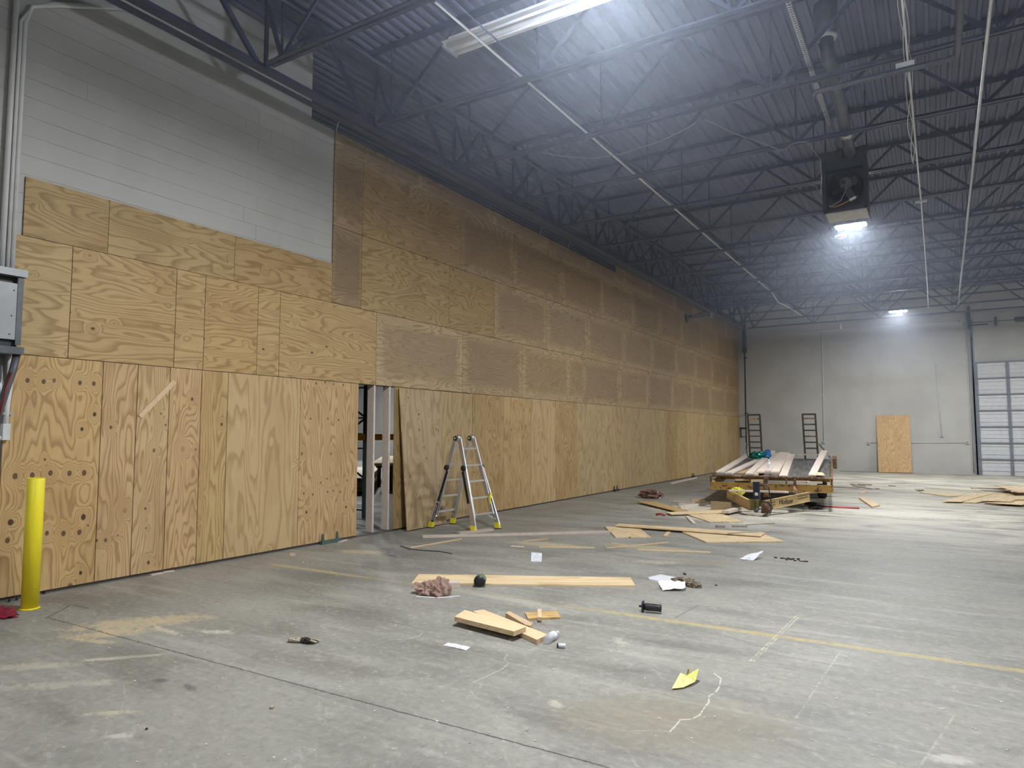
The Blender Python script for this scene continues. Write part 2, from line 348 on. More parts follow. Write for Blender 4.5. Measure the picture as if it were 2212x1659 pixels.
def rusty(name, paint, rust=(0.13, 0.06, 0.03), amt=0.5):
    t = NT(name); o = t.obj(); n = t.noise(o, 5.0, 6, 0.7, 0.3); n2 = t.noise(o, 22.0, 4, 0.7)
    k = t.step(t.M('ADD', n, t.M('MULTIPLY', n2, 0.35)), 0.82-amt*0.5, 0.95-amt*0.5)
    c = t.mix(k, paint, t.mix(n2, rust, (rust[0]*0.4, rust[1]*0.4, rust[2]*0.4, 1)))
    t.bump(k, 0.2, 0.003); return t.done(c, 0.6)
TRAIL = rusty('trailer_yellow', (0.50, 0.31, 0.09), amt=0.22)
TRAIL2 = rusty('trailer_tan', (0.50, 0.36, 0.17), amt=0.16)
RUST = rusty('rusted_steel', (0.34, 0.20, 0.12), amt=0.5)
def deckwood():
    t = NT('weathered_planks'); o = t.obj(); x, y, z = t.sep(o)
    n = t.noise(t.comb(t.M('MULTIPLY', x, 14), t.M('MULTIPLY', y, 1.2), 0), 1, 5, 0.7)
    g = t.step(t.M('ABSOLUTE', t.M('SUBTRACT', t.M('FRACT', t.M('DIVIDE', x, 0.2)), 0.5)), 0.47, 0.49)
    c = t.mix(t.step(n, 0.3, 0.7), (0.055, 0.05, 0.046), (0.17, 0.155, 0.14)); c = t.mix(g, c, (0.01, 0.01, 0.01))
    return t.done(c, 0.8)
DWOOD = deckwood()
def film(name, col, alpha, rough=0.15):
    t = NT(name); n = t.noise(t.obj(), 25, 3, 0.6)
    t.bump(n, 0.4, 0.004)
    return t.done((*col, 1), rough, 0.0, Alpha=alpha, Transmission_Weight=0.0)
BAGM = film('brown_film', (0.45, 0.30, 0.25), 0.75); CLEAR = film('clear_plastic', (0.80, 0.83, 0.87), 0.38, 0.08)
EM = NT('led_panel')
EM.done((1, 1, 1), 0.5, 0, Emission_Color=(0.93, 0.97, 1.0, 1), Emission_Strength=LAMP); EM = EM.m
EMUP = NT('led_uplight'); EMUP.done((1, 1, 1), 0.5, 0, Emission_Color=(0.80, 0.88, 1.0, 1), Emission_Strength=LAMP*0.40); EMUP = EMUP.m; EMS = NT('side_lens_light'); EMS.done((1, 1, 1), 0.5, 0, Emission_Color=(0.85, 0.92, 1.0, 1), Emission_Strength=LAMP*0.12); EMS = EMS.m  # added upward and sideways glow for the lamp above the view
# ------------------------------------------------------------------ mesh builder
class B:
    def __init__(s): s.v = []; s.f = []; s.mi = []; s.cur = 0
    def add(s, vs, fs):
        n = len(s.v); s.v += [Vector(q) for q in vs]; s.f += [tuple(i+n for i in q) for q in fs]; s.mi += [s.cur]*len(fs); return s
    def box(s, x0, x1, y0, y1, z0, z1):
        return s.add([(x, y, z) for z in (z0, z1) for y in (y0, y1) for x in (x0, x1)],
                     [(0, 2, 3, 1), (4, 5, 7, 6), (0, 1, 5, 4), (2, 6, 7, 3), (0, 4, 6, 2), (1, 3, 7, 5)])
    def beam(s, a, b, w, h, up=(0, 0, 1)):
        a = Vector(a); b = Vector(b); d = (b-a).normalized(); up = Vector(up)
        if abs(d.dot(up.normalized())) > 0.99: up = Vector((0, 1, 0)) if abs(d.y) < 0.9 else Vector((1, 0, 0))
        r = d.cross(up).normalized(); u = r.cross(d)
        vs = []
        for p in (a, b):
            for sx, sy in ((-1, -1), (1, -1), (1, 1), (-1, 1)): vs.append(p + r*(sx*w/2) + u*(sy*h/2))
        return s.add(vs, [(0, 1, 2, 3), (7, 6, 5, 4), (0, 4, 5, 1), (1, 5, 6, 2), (2, 6, 7, 3), (3, 7, 4, 0)])
    def tube(s, pts, r, n=8, r2=None, caps=True):
        pts = [Vector(p) for p in pts]; rings = []; prev = None
        for i, p in enumerate(pts):
            d = ((pts[min(i+1, len(pts)-1)] - pts[max(i-1, 0)])).normalized()
            if prev is None:
                a = Vector((0, 0, 1)) if abs(d.z) < 0.9 else Vector((1, 0, 0))
                u = d.cross(a).normalized()
            else: u = (prev - d*prev.dot(d)).normalized()
            prev = u; w = d.cross(u)
            rr = r if r2 is None else r + (r2-r)*i/(len(pts)-1)
            rings.append([p + (u*math.cos(2*math.pi*k/n) + w*math.sin(2*math.pi*k/n))*rr for k in range(n)])
        vs = [q for g in rings for q in g]; fs = []
        for i in range(len(rings)-1):
            for k in range(n): fs.append((i*n+k, i*n+(k+1) % n, (i+1)*n+(k+1) % n, (i+1)*n+k))
        if caps: fs += [tuple(reversed(range(n))), tuple(range((len(rings)-1)*n, len(rings)*n))]
        return s.add(vs, fs)
    def lathe(s, base, prof, n=20, axis=(0, 0, 1)):
        base = Vector(base); ax = Vector(axis).normalized(); a = Vector((1, 0, 0)) if abs(ax.x) < 0.9 else Vector((0, 1, 0))
        u = ax.cross(a).normalized(); w = ax.cross(u); vs = []
        for (r, h) in prof:
            for k in range(n): vs.append(base + ax*h + (u*math.cos(2*math.pi*k/n) + w*math.sin(2*math.pi*k/n))*r)
        fs = [(i*n+k, i*n+(k+1) % n, (i+1)*n+(k+1) % n, (i+1)*n+k) for i in range(len(prof)-1) for k in range(n)]
        fs += [tuple(reversed(range(n))), tuple(range((len(prof)-1)*n, len(prof)*n))]
        return s.add(vs, fs)
    def prism(s, poly, z0, z1):
        n = len(poly); ar = sum(poly[i][0]*poly[(i+1) % n][1]-poly[(i+1) % n][0]*poly[i][1] for i in range(n))
        if ar < 0: poly = poly[::-1]
        return s.add([(p[0], p[1], z0) for p in poly] + [(p[0], p[1], z1) for p in poly],
                     [tuple(reversed(range(n))), tuple(range(n, 2*n))] + [(i, (i+1) % n, n+(i+1) % n, n+i) for i in range(n)])
    def xf(s, M): s.v = [M @ q for q in s.v]; return s
def mesh_of(mb, name, mats, smooth=False):
    me = bpy.data.meshes.new(name); me.from_pydata([tuple(q) for q in mb.v], [], mb.f)
    for q in (mats if isinstance(mats, (list, tuple)) else [mats]): me.materials.append(q)
    for i, p in enumerate(me.polygons): p.material_index = mb.mi[i]; p.use_smooth = smooth
    me.update(); return me
def link(name, me, parent=None):
    o = bpy.data.objects.new(name, me); COL.objects.link(o)
    if parent: o.parent = parent
    return o
def tag(o, label, cat, group=None):
    o['label'] = label; o['category'] = cat
    if group: o['group'] = group
    return o
WORLDLOC = {}
def thing(name, label, cat, loc=(0, 0, 0), group=None):
    o = bpy.data.objects.new(name, None); COL.objects.link(o); o.location = loc; o.empty_display_size = 0.1
    WORLDLOC[o.name] = Vector(loc); return tag(o, label, cat, group)
def part(name, mb, mat, parent, smooth=False):
    base = WORLDLOC[parent.name]; mb = mb.xf(Matrix.Translation(-base))
    o = link(name, mesh_of(mb, name, mat, smooth), parent); WORLDLOC[o.name] = base; return o
def solo(name, mb, mat, label, cat, group=None, smooth=False, loc=None):
    if loc is None:
        n = len(mb.v); loc = (sum(v.x for v in mb.v)/n, sum(v.y for v in mb.v)/n, min(v.z for v in mb.v))
    loc = Vector(loc); mb.xf(Matrix.Translation(-loc))
    o = link(name, mesh_of(mb, name, mat, smooth)); o.location = loc; WORLDLOC[o.name] = loc
    return tag(o, label, cat, group)
def struct(name, mb, mat, parent=None, smooth=False):
    o = link(name, mesh_of(mb, name, mat, smooth), parent); WORLDLOC[o.name] = Vector((0, 0, 0))
    if not parent: o['kind'] = 'structure'
    return o
# ------------------------------------------------------------------ room shell
build_floor()
db = B(); x = -36.0; p_ = 0.155; prof = []
while x < 14.0:
    prof += [(x, 0), (x+0.045, 0), (x+0.060, 0.04), (x+p_-0.015, 0.04)]; x += p_
y0, y1 = -12.0, YB+0.3
vs = [(a, y0, zdeck(y0)+h) for a, h in prof] + [(a, y1, zdeck(y1)+h) for a, h in prof]; n = len(prof)
db.add(vs, [(i, i+1, n+i+1, n+i) for i in range(n-1)])
db.add([(-36, y0, zdeck(y0)+.12), (14, y0, zdeck(y0)+.12), (14, y1, zdeck(y1)+.12), (-36, y1, zdeck(y1)+.12)], [(0, 1, 2, 3)])
struct('ceiling', db, DECK)
struct('wall_back', B().box(-36, 14, YB, YB+0.3, 0, 8.0), BLOCKB)
struct('wall_right', B().box(14, 14.3, -12, YB+.3, 0, 8.0), BLOCK)
struct('wall_front', B().box(-36, 14, -12.3, -12, 0, 8.0), BLOCK)
struct('wall_far_left', B().box(-36.3, -36, -12, YB+.3, 0, 8.0), BLOCK)
# left wall: masonry pier, stud frame, plywood sheets
wl = B()
wl.box(XW-0.235, XW-0.02, -12, 3.10, 0, 8.0)
wl.box(XW-0.235, XW-0.02, 3.10, 6.93, 3.6, 8.0)
wl.box(XW-0.235, XW-0.02, 6.93, 7.39, 3.6, 6.39)
WALL = struct('wall_left', wl, BLOCK)
def wood_part(name, lo, hi, mat, col=(1, 1, 1, 1), parent=WALL):
    """axis-aligned board with its grain along its longest side"""
    d = [hi[i]-lo[i] for i in range(3)]; order = sorted(range(3), key=lambda i: -d[i])
    ax = [Vector([1 if j == i else 0 for j in range(3)]) for i in order]
    if ax[0].cross(ax[1]).dot(ax[2]) < 0: ax[2] = -ax[2]
    c = Vector([(lo[i]+hi[i])/2 for i in range(3)])
    L = [d[i] for i in order]
    o = link(name, mesh_of(B().box(-L[0]/2, L[0]/2, -L[1]/2, L[1]/2, -L[2]/2, L[2]/2), name, mat), parent)
    M = Matrix(ax).transposed().to_4x4(); M.translation = c - (WORLDLOC[parent.name] if parent else Vector((0, 0, 0)))
    o.matrix_local = M; o.color = col; return o
def sheet(ya, yb, za, zb, mat=PLY, gap=0.006, grain='z', tint=None, x=XW):
    g = gap/2; v = tint or 1.0+R.uniform(-.07, .06); w = R.uniform(-.03, .03)
    col = (v, v*(1+w), v*(1+2*w), 1)
    d = (zb-za, yb-ya); L, Wd = (d[0], d[1]) if grain == 'z' else (d[1], d[0])
    o = link('plywood_sheet', mesh_of(B().box(-L/2+g, L/2-g, -Wd/2+g, Wd/2-g, -0.018, 0), 'plywood_sheet', mat), WALL)
    e = (Vector((0, 0, 1)), Vector((0, -1, 0))) if grain == 'z' else (Vector((0, 1, 0)), Vector((0, 0, 1)))
    if grain == 'z': e = (Vector((0, 0, 1)), -Vector((0, -1, 0)))
    zc = e[0].cross(e[1]); 
    if zc.x < 0: e = (e[0], -e[1]); zc = -zc
    M = Matrix((e[0], e[1], zc)).transposed().to_4x4(); M.translation = Vector((x, (ya+yb)/2, (za+zb)/2))
    o.matrix_local = M; o.color = col; return o
def zk(zx, zy): return (zx/2.9105, 740+zy/2.9105)     # points read off an enlargement of the near sheets
def knots_for(lst, ya, yb, za, zb):
    out = []
    for (a, b_, r, dk) in lst:
        q = onX(*zk(a, b_), XW); s_ = sheet_sign
        out.append((q.z-(za+zb)/2, s_*(q.y-(ya+yb)/2), r, dk))
    return out
# for grain 'z' : e0=+z, e1 = +/-y with e0 x e1 = +x  -> e1 = -... z x y = -x so e1=-y
sheet_sign = -1
K1 = [(173,240,.022,.88),(274,247,.022,.88),(340,240,.02,.75),(503,255,.022,.88),(590,260,.022,.88),(595,453,.021,1),(515,546,.018,1),(95,842,.027,.88),(203,836,.025,.88),(317,822,.025,.88),(437,823,.025,.88),(529,821,.027,.88),(66,1132,.027,1),(524,1098,.027,1),(47,1246,.024,.88),(295,1200,.022,.88),(399,1202,.025,.88),(499,1194,.025,.88),(507,1450,.018,1),(553,1152,.010,.9),(282,737,.012,.9),(440,1535,.03,.75)]
K2 = [(697,535,.017,.9),(785,1058,.024,.35),(664,1244,.020,.75),(609,1246,.014,.8),(742,1215,.01,.8)]
K3 = [(1012,448,.010,.9),(1041,520,.012,.9),(968,680,.02,.75),(914,1045,.014,.9),(918,1168,.010,.9),(933,1385,.020,.9)]
K4 = [(1150,672,.03,.3),(1208,357,.018,.88),(1229,674,.012,.75)]
K6 = [(1953,480,.013,1),(2062,480,.015,.9),(2128,488,.015,.9),(1988,258,.014,.95),(2045,252,.014,.95),(2097,262,.014,.9),(2158,268,.014,.95),(1898,700,.02,.75),(2080,700,.018,.75),(2017,882,.013,.95),(2057,857,.013,.9),(2183,868,.013,.95),(1910,950,.015,.88),(1967,957,.014,1),(2060,940,.015,.9),(2095,933,.013,.9),(2139,940,.014,1),(1927,1068,.018,1),(2176,1035,.018,1)]
TOPL = 2.44
low = [(3.11, 4.04, K1), (4.04, 4.43, K2), (4.43, 4.82, K3), (4.82, 5.24, K4), (5.24, 5.62, None), (5.62, 6.82, 'pale'), (6.82, 8.0, K6)]
for ya, yb, kk in low:
    mt = PLY
    if isinstance(kk, list): mt = ply_mat('plywood_knots', knots_for(kk, ya, yb, .03, TOPL), freq=26.0 if kk is K1 else 32.0, light=(0.62, 0.42, 0.19) if kk is K1 else (0.63, 0.44, 0.23))
    if kk == 'pale': mt = PLYPALE
    sheet(ya, yb, 0.036, TOPL, mt, 0.008, tint=1.0)
ys = [8.86, 9.98, 11.18, 12.35, 13.5, 14.7, 15.84, 17.11, 17.89] + [19.1+1.2*i for i in range(11)] + [33.26]
for i, (ya, yb) in enumerate(zip(ys, ys[1:])):
    sheet(ya, yb, 0.03, TOPL, PLYPALE if R.random() < .5 else PLY, 0.016 if i == 1 else 0.008, tint=R.uniform(.84, .98))
r2 = [3.13, 3.67, 4.86, 5.25, 6.05, 6.42, 8.39, 10.83, 13.12, 15.49, 16.27, 18.68, 21.1, 23.5, 25.9, 28.3, 30.7, 33.26]
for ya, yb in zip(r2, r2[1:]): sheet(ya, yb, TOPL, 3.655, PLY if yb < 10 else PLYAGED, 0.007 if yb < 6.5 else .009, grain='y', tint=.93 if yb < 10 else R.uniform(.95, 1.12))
r3 = [3.19, 4.03, 5.66, 7.39]
for ya, yb in zip(r3, r3[1:]): sheet(ya, yb, 3.655, 4.27, PLY, 0.005, grain='y', tint=R.uniform(.80, .86))
r3 = [7.39, 8.02, 10.39, 11.97, 14.28, 16.56, 19.1, 21.53, 23.95, 26.35, 28.75, 31.2, 33.26]
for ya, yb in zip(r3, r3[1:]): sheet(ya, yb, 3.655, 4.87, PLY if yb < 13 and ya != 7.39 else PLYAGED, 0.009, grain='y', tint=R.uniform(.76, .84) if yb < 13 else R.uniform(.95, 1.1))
r4 = [7.39, 8.02, 10.75, 12.74, 15.08, 17.45, 19.9, 22.31, 24.75, 27.2, 29.6, 32.0, 33.26]
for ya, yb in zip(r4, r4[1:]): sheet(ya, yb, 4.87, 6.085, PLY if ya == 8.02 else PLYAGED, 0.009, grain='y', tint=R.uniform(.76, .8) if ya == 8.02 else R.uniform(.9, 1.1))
r5 = [7.40, 9.55, 11.89, 14.29, 16.67, 18.57]
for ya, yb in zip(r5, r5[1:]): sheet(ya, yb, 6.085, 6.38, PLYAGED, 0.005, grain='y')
r5 = [18.57, 19.14, 21.4, 23.9, 26.3, 28.7, 31.1, 33.26]
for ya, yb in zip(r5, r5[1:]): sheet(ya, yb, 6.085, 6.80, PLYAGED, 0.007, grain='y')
# studs, plates and the torn strip on the fourth sheet
for y in (8.37, 8.74): wood_part('stud', (XW-.018-.14, y, .04), (XW-.018, y+.038, TOPL), PINEPALE)
for y in [9.95+1.2*i for i in range(20)]: wood_part('stud', (XW-.16, y, .04), (XW-.019, y+.038, 6.3 if y < 18.5 else 6.75), PINE)
wood_part('bottom_plate', (XW-.16, 3.12, 0.001), (XW-.03, 33.2, .030), PINEGREY, (.35, .35, .35, 1))  # timber tinted dark: shade of the gap below the sheets in its colour
wood_part('top_plate', (XW-.16, 7.42, 6.34), (XW-.019, 18.55, 6.378), PINE, (.6, .6, .65, 1))
wood_part('header', (XW-.16, 3.15, TOPL+.0), (XW-.019, 33.1, TOPL+.10), PINE, (.3, .3, .3, 1))  # tinted dark so the seam in front reads as a shadow line
a = onX(302, 900, XW+.006); b = onX(377, 824, XW+.006)
sl = B().beam(a, b, .0, .0)
sl = B().beam(a, b, .012, .055, up=(1, 0, 0)); s_ = struct('wood_strip', B().beam(a, b, .055, .012, up=(1, 0, 0)), PINE, WALL)
# ------------------------------------------------------------------ sectional door in the far wall
dz = 4.52; dx0, dx1 = 1.54, 5.2
d1 = B(); ns = 7
for i in range(ns):
    z0 = i*dz/ns
    for k in range(4):
        zz = z0 + k*dz/ns/4
        d1.box(dx0, dx1, YB-.055-(.015 if k % 2 else 0), YB-.012, zz+.008, zz+dz/ns/4-.016)
d1.box(dx0, dx1, YB-.045, YB-.008, 0, dz)
DOORM = plain('door_steel', (0.60, 0.61, 0.63), 0.45, 0.1, 0.05)
DOORD = plain('door_strut', (0.20, 0.22, 0.26), 0.45, 0.3, 0.08)
D1 = struct('door_1', d1, DOORM)
for i in range(1, ns+1):
    struct('door_strut', B().box(dx0, dx1, YB-.13, YB-.055, i*dz/ns-.035, i*dz/ns+.01), DOORD, D1)
for xx in (dx0+.02, 2.60, 3.7, 4.8): struct('door_stile', B().box(xx-.05, xx+.05, YB-.10, YB-.05, .02, dz), DOORD, D1)
struct('door_track', B().box(1.40, 1.44, YB-.16, YB-.04, 0, 6.3).box(1.40, 1.52, YB-.05, YB-.02, 0, 6.3), DOORD, D1)
struct('track_plate', B().box(1.44, 1.49, YB-.05, YB-.005, 0, 5.6), GALV, D1)
sh = B().tube([(1.45, YB-.22, 6.13), (3.3, YB-.22, 6.13)], .014); sh.box(1.40, 2.05, YB-.26, YB-.2, 6.0, 6.05).box(2.26, 2.33, YB-.26, YB-.01, 5.98, 6.3)
struct('torsion_shaft', sh, DARKM, D1)
struct('spring_drum', B().lathe((2.90, YB-.22, 6.13), [(.07, 0), (.10, .02), (.10, .85), (.07, .9)], 16, (1, 0, 0)), DARKM, D1, True)
struct('head_plate', B().box(1.36, 1.46, YB-.30, YB-.02, 5.9, 6.8), DARKM, D1)
struct('trim_1', B().box(2.40, 2.56, YB-.012, YB-.001, 5.03, 6.05), BLOCK)
struct('trim_2', B().box(-7.8, 1.3, YB-.03, YB-.001, 6.24, 6.262), BLOCK)
# ------------------------------------------------------------------ roof joists
XL = -6.85; XR = 13.0
def joist_parts():
    n = int((XR-XL)/PANEL); D = {}
    g = .014; L = .055
    def angle_pair(z, sgn, x0, x1):
        m_ = B()
        for s in (-1, 1):
            ya, yb = sorted((s*g, s*(g+L))); m_.box(x0, x1, ya, yb, *sorted((z, z+sgn*.007)))
            yc, yd = sorted((s*g, s*(g+.007))); m_.box(x0, x1, yc, yd, *sorted((z+sgn*.007, z+sgn*L)))
        return m_
    return angle_pair
AP = joist_parts()
tz = 1.10
BC = mesh_of(AP(0, 1, XL, XR), 'bottom_chord', STEEL); TC = mesh_of(AP(tz, -1, -7.15, XR+.1), 'top_chord', STEEL)
dA = mesh_of(B().beam((0, 0, .03), (PANEL/2, 0, tz-.03), .028, .045), 'web_diagonal', STEEL)
dB = mesh_of(B().beam((0, 0, .03), (-PANEL/2, 0, tz-.03), .028, .045), 'web_diagonal', STEEL)
dV = mesh_of(B().beam((0, 0, .01), (0, 0, tz-.01), .022, .022), 'web_vertical', STEEL)
dE = mesh_of(B().beam((0, 0, .03), (-.42, 0, tz-.03), .03, .05), 'web_diagonal', STEEL)
hw = ['out of view above the camera', 'overhead behind the camera view', 'cutting the top edge of the view above the strip light',
      'starting at the top of the white block wall', 'starting just past the block wall end', 'passing over the flue pipe collar', 'carrying the heater from the camera side',
      'carrying the heater from its far side', 'right behind the heater and lit lamp', 'one bay beyond the smoke detector', 'two bays beyond the smoke detector', 'three bays beyond the smoke detector',
      'halfway between heater and far wall', 'four from the far wall', 'third from the far wall', 'second from the far wall', 'last one, closest to the far white wall']
for k, y in enumerate(JY):
    j = thing('roof_joist', 'dark blue steel truss joist, ' + hw[k], 'roof joist', (0, y, zch(y)), 'open-web joists under the metal deck')
    sc = (zdeck(y)-.004-zch(y))/tz
    for nm, me in (('bottom_chord', BC), ('top_chord', TC)):
        o = link(nm, me, j); 
        if nm == 'top_chord': o.location.z = tz*sc-tz
    xs = [-6.62 + PANEL*i for i in range(8)]
    for i, xx in enumerate(xs):
        for me, nm in ((dA, 'web_diagonal'), (dE if i == 0 else dB, 'web_diagonal'), (dV, 'web_vertical')):
            o = link(nm, me, j); o.location.x = xx; o.scale.z = sc
# girder along the wall carrying the joist ends
G = thing('joist_girder', 'long dark steel girder running along the left wall under the joist ends', 'girder', (-7.0, 2, 6.2))
g1 = B()
for xa, xb, hz in ((-7.06, -6.93, .10), (-7.24, -7.12, .02)):
    g1.add([(xa, -3, zch(-3)-.01), (xb, -3, zch(-3)-.01), (xb, 31.3, zch(31)-.01), (xa, 31.3, zch(31)-.01), (xa, -3, zch(-3)), (xb, -3, zch(-3)), (xb, 31.3, zch(31)), (xa, 31.3, zch(31))],
           [(0, 3, 2, 1), (4, 5, 6, 7), (0, 1, 5, 4), (2, 3, 7, 6), (1, 2, 6, 5), (0, 4, 7, 3)])
    if hz > .05: g1.beam(((xa), -3, zch(-3)+.06), (xa, 31.3, zch(31)+.06), .012, .13)
part('bottom_chord', g1, STEEL, G)
part('top_chord', B().beam((-7.12, -3, zdeck(-3)-.06), (-7.12, 31.3, zdeck(31)-.06), .16, .10), STEEL, G)
for k, y in enumerate(JY[2:]):
    part('web_diagonal', B().beam((-7.05, y+.02, zch(y)+.03), (-7.05, y-.95, zdeck(y-1)-.1), .05, .06), STEEL, G)
    part('web_diagonal', B().beam((-7.05, y+.05, zch(y)+.03), (-7.05, y+1.0, zdeck(y+1)-.1), .04, .05), STEEL, G)
    part('web_vertical', B().beam((-6.98, y+.05, zch(y)+.0), (-6.98, y+.05, zdeck(y)-.1), .04, .04), STEEL, G)
def pipe(name, pts, r, mat, label, cat, group=None, n=8):
    return solo(name, B().tube(pts, r, n), mat, label, cat, group, True)
pipe('sprinkler_pipe', [(-7.42, 7.6, 6.62), (-7.42, 32.9, 6.72)], .05, STEEL, 'dark sprinkler main running lengthwise between plywood wall top and girder', 'pipe')
pipe('sprinkler_branch', [(-6.35, 4.0, 6.75), (-6.35, 30.9, 6.86)], .025, STEEL, 'thin dark pipe running lengthwise above the left joist ends', 'pipe')
for i, (xa, nm) in enumerate(((-4.2, 'left'), (-1.7, 'middle'), (3.2, 'right'))):
    pipe('bridging_rod', [(xa, 4.2, zch(4)+.06), (xa, 31, zch(31)+.06)], .010, STEEL, 'thin dark bridging rod on the joist bottoms, %s run' % nm, 'bridging rod', 'bridging rods')
# bright conduit lying over the bottom chords
cp = [(-4.43, 5.6, 6.32), (-4.44, 10, 6.34), (-4.45, 23.0, 6.38), (-4.45, 24.0, 6.38), (-4.42, 24.9, 6.2), (-4.3, 25.4, 6.18), (-4.3, 30.2, 6.42)]
pipe('ceiling_conduit', cp, .016, WHITEP, 'long thin white conduit running lengthwise across the joists left of the strip light', 'conduit')
q0 = onZ(1940, 0, 6.22); pipe('ceiling_conduit', [(-.14, 4.5, 6.18), (-.03, 15.4, 6.17), (.02, 24.4, 6.2), (.02, 28.9, 6.22)], .013, WHITEP, 'white ceiling conduit with tied cables and small box, right of the heater', 'conduit')
rc = B()
for dxx, ph in ((.03, 0), (-.04, 1), (.05, 2)):
    rc.tube([(-.10+dxx*math.sin(t*.45+ph), 6.6+t*.24, 6.19+.03*math.cos(t*.4+ph)) for t in range(28)], .005, 5)
solo('loose_cable', rc, WHITEP, 'loose white cables tied along the ceiling conduit right of the heater', 'cable', smooth=True)
jb = onZ(1955, 144, 6.12); solo('junction_box', B().box(jb.x-.10, jb.x+.10, jb.y-.05, jb.y+.05, 6.10, 6.16), WHITEP, 'small white box on the ceiling conduit near the top of the picture', 'junction box')
jb = onZ(1990, 436, 6.12); solo('conduit_bracket', B().box(jb.x-.10, jb.x+.10, jb.y-.02, jb.y+.02, 6.11, 6.15), WHITEP, 'small white bracket across the ceiling conduit right of the lit lamp', 'bracket')
pipe('ceiling_conduit', [(.62, 4.5, 6.2), (.69, 8.6, 6.19), (.75, 14, 6.19), (.93, 28.6, 6.2)], .022, GALV, 'grey ceiling conduit nearest the right edge, running to the door', 'conduit')
pipe('gas_pipe', [(.40, 5.5, 6.06), (.41, 9.05, 6.06), (.40, 9.28, 6.06), (.30, 9.32, 6.06), (-1.0, 9.32, 6.06), (-1.13, 9.32, 6.05), (-1.17, 9.32, 5.96)], .035, DGREY, 'dark grey pipe turning a corner below the joists before the heater', 'pipe')
# slotted steel strut carrying the heater
st = B(); y = 7.5
sx = -1.14
st.box(sx-.004, sx, 7.45, 12.4, 6.33, 6.37)
while y < 12.3: st.box(sx-.05, sx-.004, y, y+.022, 6.33, 6.334); y += .05
st.box(sx-.055, sx-.045, 7.45, 12.4, 6.33, 6.334); st.box(sx-.012, sx-.002, 7.45, 12.4, 6.33, 6.334)
solo('slotted_strut', st, GALV, 'bright slotted steel angle lying over the joists toward the heater', 'strut')
# ------------------------------------------------------------------ unit heater
HX0, HX1, HY0, HY1, HZ0, HZ1 = -1.40, -.77, 12.2, 12.78, 5.30, 6.32
hn = thing('unit_heater', 'dark hanging unit heater with caged fan, motor and flue below the joists', 'heater', (-1.08, 12.5, 5.3))
hb = B().box(HX0, HX1, HY0+.10, HY1, HZ0, HZ1)
part('casing', hb, DARKM, hn)
fr = B(); w = .035
fr.box(HX0-.02, HX0+w, HY0-.03, HY0+.10, HZ0, HZ1).box(HX1-w, HX1+.02, HY0-.03, HY0+.10, HZ0, HZ1).box(HX0, HX1, HY0-.03, HY0+.10, HZ0, HZ0+.03)
fr.box(HX0, HX1, HY0-.02, HY0+.09, HZ1-.32, HZ1)
part('front_frame', fr, DARKM, hn)
part('bottom_panel', B().box(HX0+.01, HX1-.01, HY0+.02, HY1-.02, HZ0-.02, HZ0+.001), plain('cream_panel', (.48, .48, .46), .5), hn)
cx, cz = -1.09, 5.72
vent = B().lathe((cx, HY0+.09, cz), [(.26, 0), (.27, -.02), (.25, -.035), (.24, -.01)], 28, (0, 1, 0)); part('fan_ring', vent, BLACK, hn, True)
fb = B()
for k in range(4):
    a_ = k*math.pi/2+.4
    p0 = Vector((cx+.05*math.cos(a_), HY0+.05, cz+.05*math.sin(a_))); p1 = Vector((cx+.21*math.cos(a_), HY0+.06, cz+.21*math.sin(a_)))
    fb.beam(p0, p1, .004, .15, up=(math.sin(a_), .6, -math.cos(a_)))
part('fan_blades', fb, DGREY, hn)
part('motor', B().lathe((cx+.02, HY0+.06, cz+.02), [(.06, 0), (.085, -.02), (.085, -.16), (.05, -.19)], 18, (0, 1, 0)), GREYBOX, hn, True)
gd = B()
for r_ in (.08, .14, .20, .25):
    pts = [(cx+r_*math.cos(k*math.pi/12), HY0-.16+.5*r_, cz+r_*math.sin(k*math.pi/12)) for k in range(25)]; gd.tube(pts, .0035, 4)
for k in range(8):
    a_ = k*math.pi/8; gd.tube([(cx+.25*math.cos(a_), HY0-.03, cz+.25*math.sin(a_)), (cx, HY0-.17, cz), (cx-.25*math.cos(a_), HY0-.03, cz-.25*math.sin(a_))], .0035, 4)
part('fan_guard', gd, DARKM, hn)
w1 = B().tube([(cx-.24, HY0-.06, HZ0+.10), (cx-.15, HY0-.08, HZ0+.06), (cx-.03, HY0-.1, HZ0+.08), (cx+.08, HY0-.1, HZ0+.13), (cx+.20, HY0-.08, HZ0+.19)], .008, 6)
part('orange_wire', w1, plain('orange_wire', (.55, .25, .06), .5), hn, True)
part('wire_label', B().beam((cx+.08, HY0-.12, HZ0+.12), (cx+.17, HY0-.12, HZ0+.16), .003, .045), PAPER, hn)
part('grey_wire', B().tube([(cx+.02, HY0-.12, cz+.1), (cx+.04, HY0-.13, cz-.1), (cx-.05, HY0-.12, cz-.28), (cx-.22, HY0-.08, HZ0+.07)], .008, 6), GREYBOX, hn, True)
part('inlet_port', B().tube([(cx-.03, HY0+.02, 6.30), (cx-.03, HY0-.12, 6.22)], .075, 14), BLACK, hn, True)
[part('hanger_rod', B().tube([(hx, 12.6, HZ1), (hx, 12.6, zdeck(12))], .012, 6), DARKM, hn) for hx in (HX0, HX1)]
FL = B().tube([(-.98, 12.3, 6.20), (-.98, 11.9, 6.22), (-.98, 11.5, 6.30), (-.98, 10.9, 6.46), (-1.0, 10.0, 6.60), (-1.02, 9.75, 6.72), (-1.02, 9.7, 6.95)], .085, 16)
fl = thing('flue_pipe', 'grey metal flue pipe running from the heater up to the roof collar', 'flue pipe', (-1, 10, 6.3))
part('duct', FL, DGREY, fl, True); part('collar', B().lathe((-1.02, 9.7, 6.93), [(.13, 0), (.135, .03), (.135, .06), (.11, .08)], 20), GALV, fl, True)
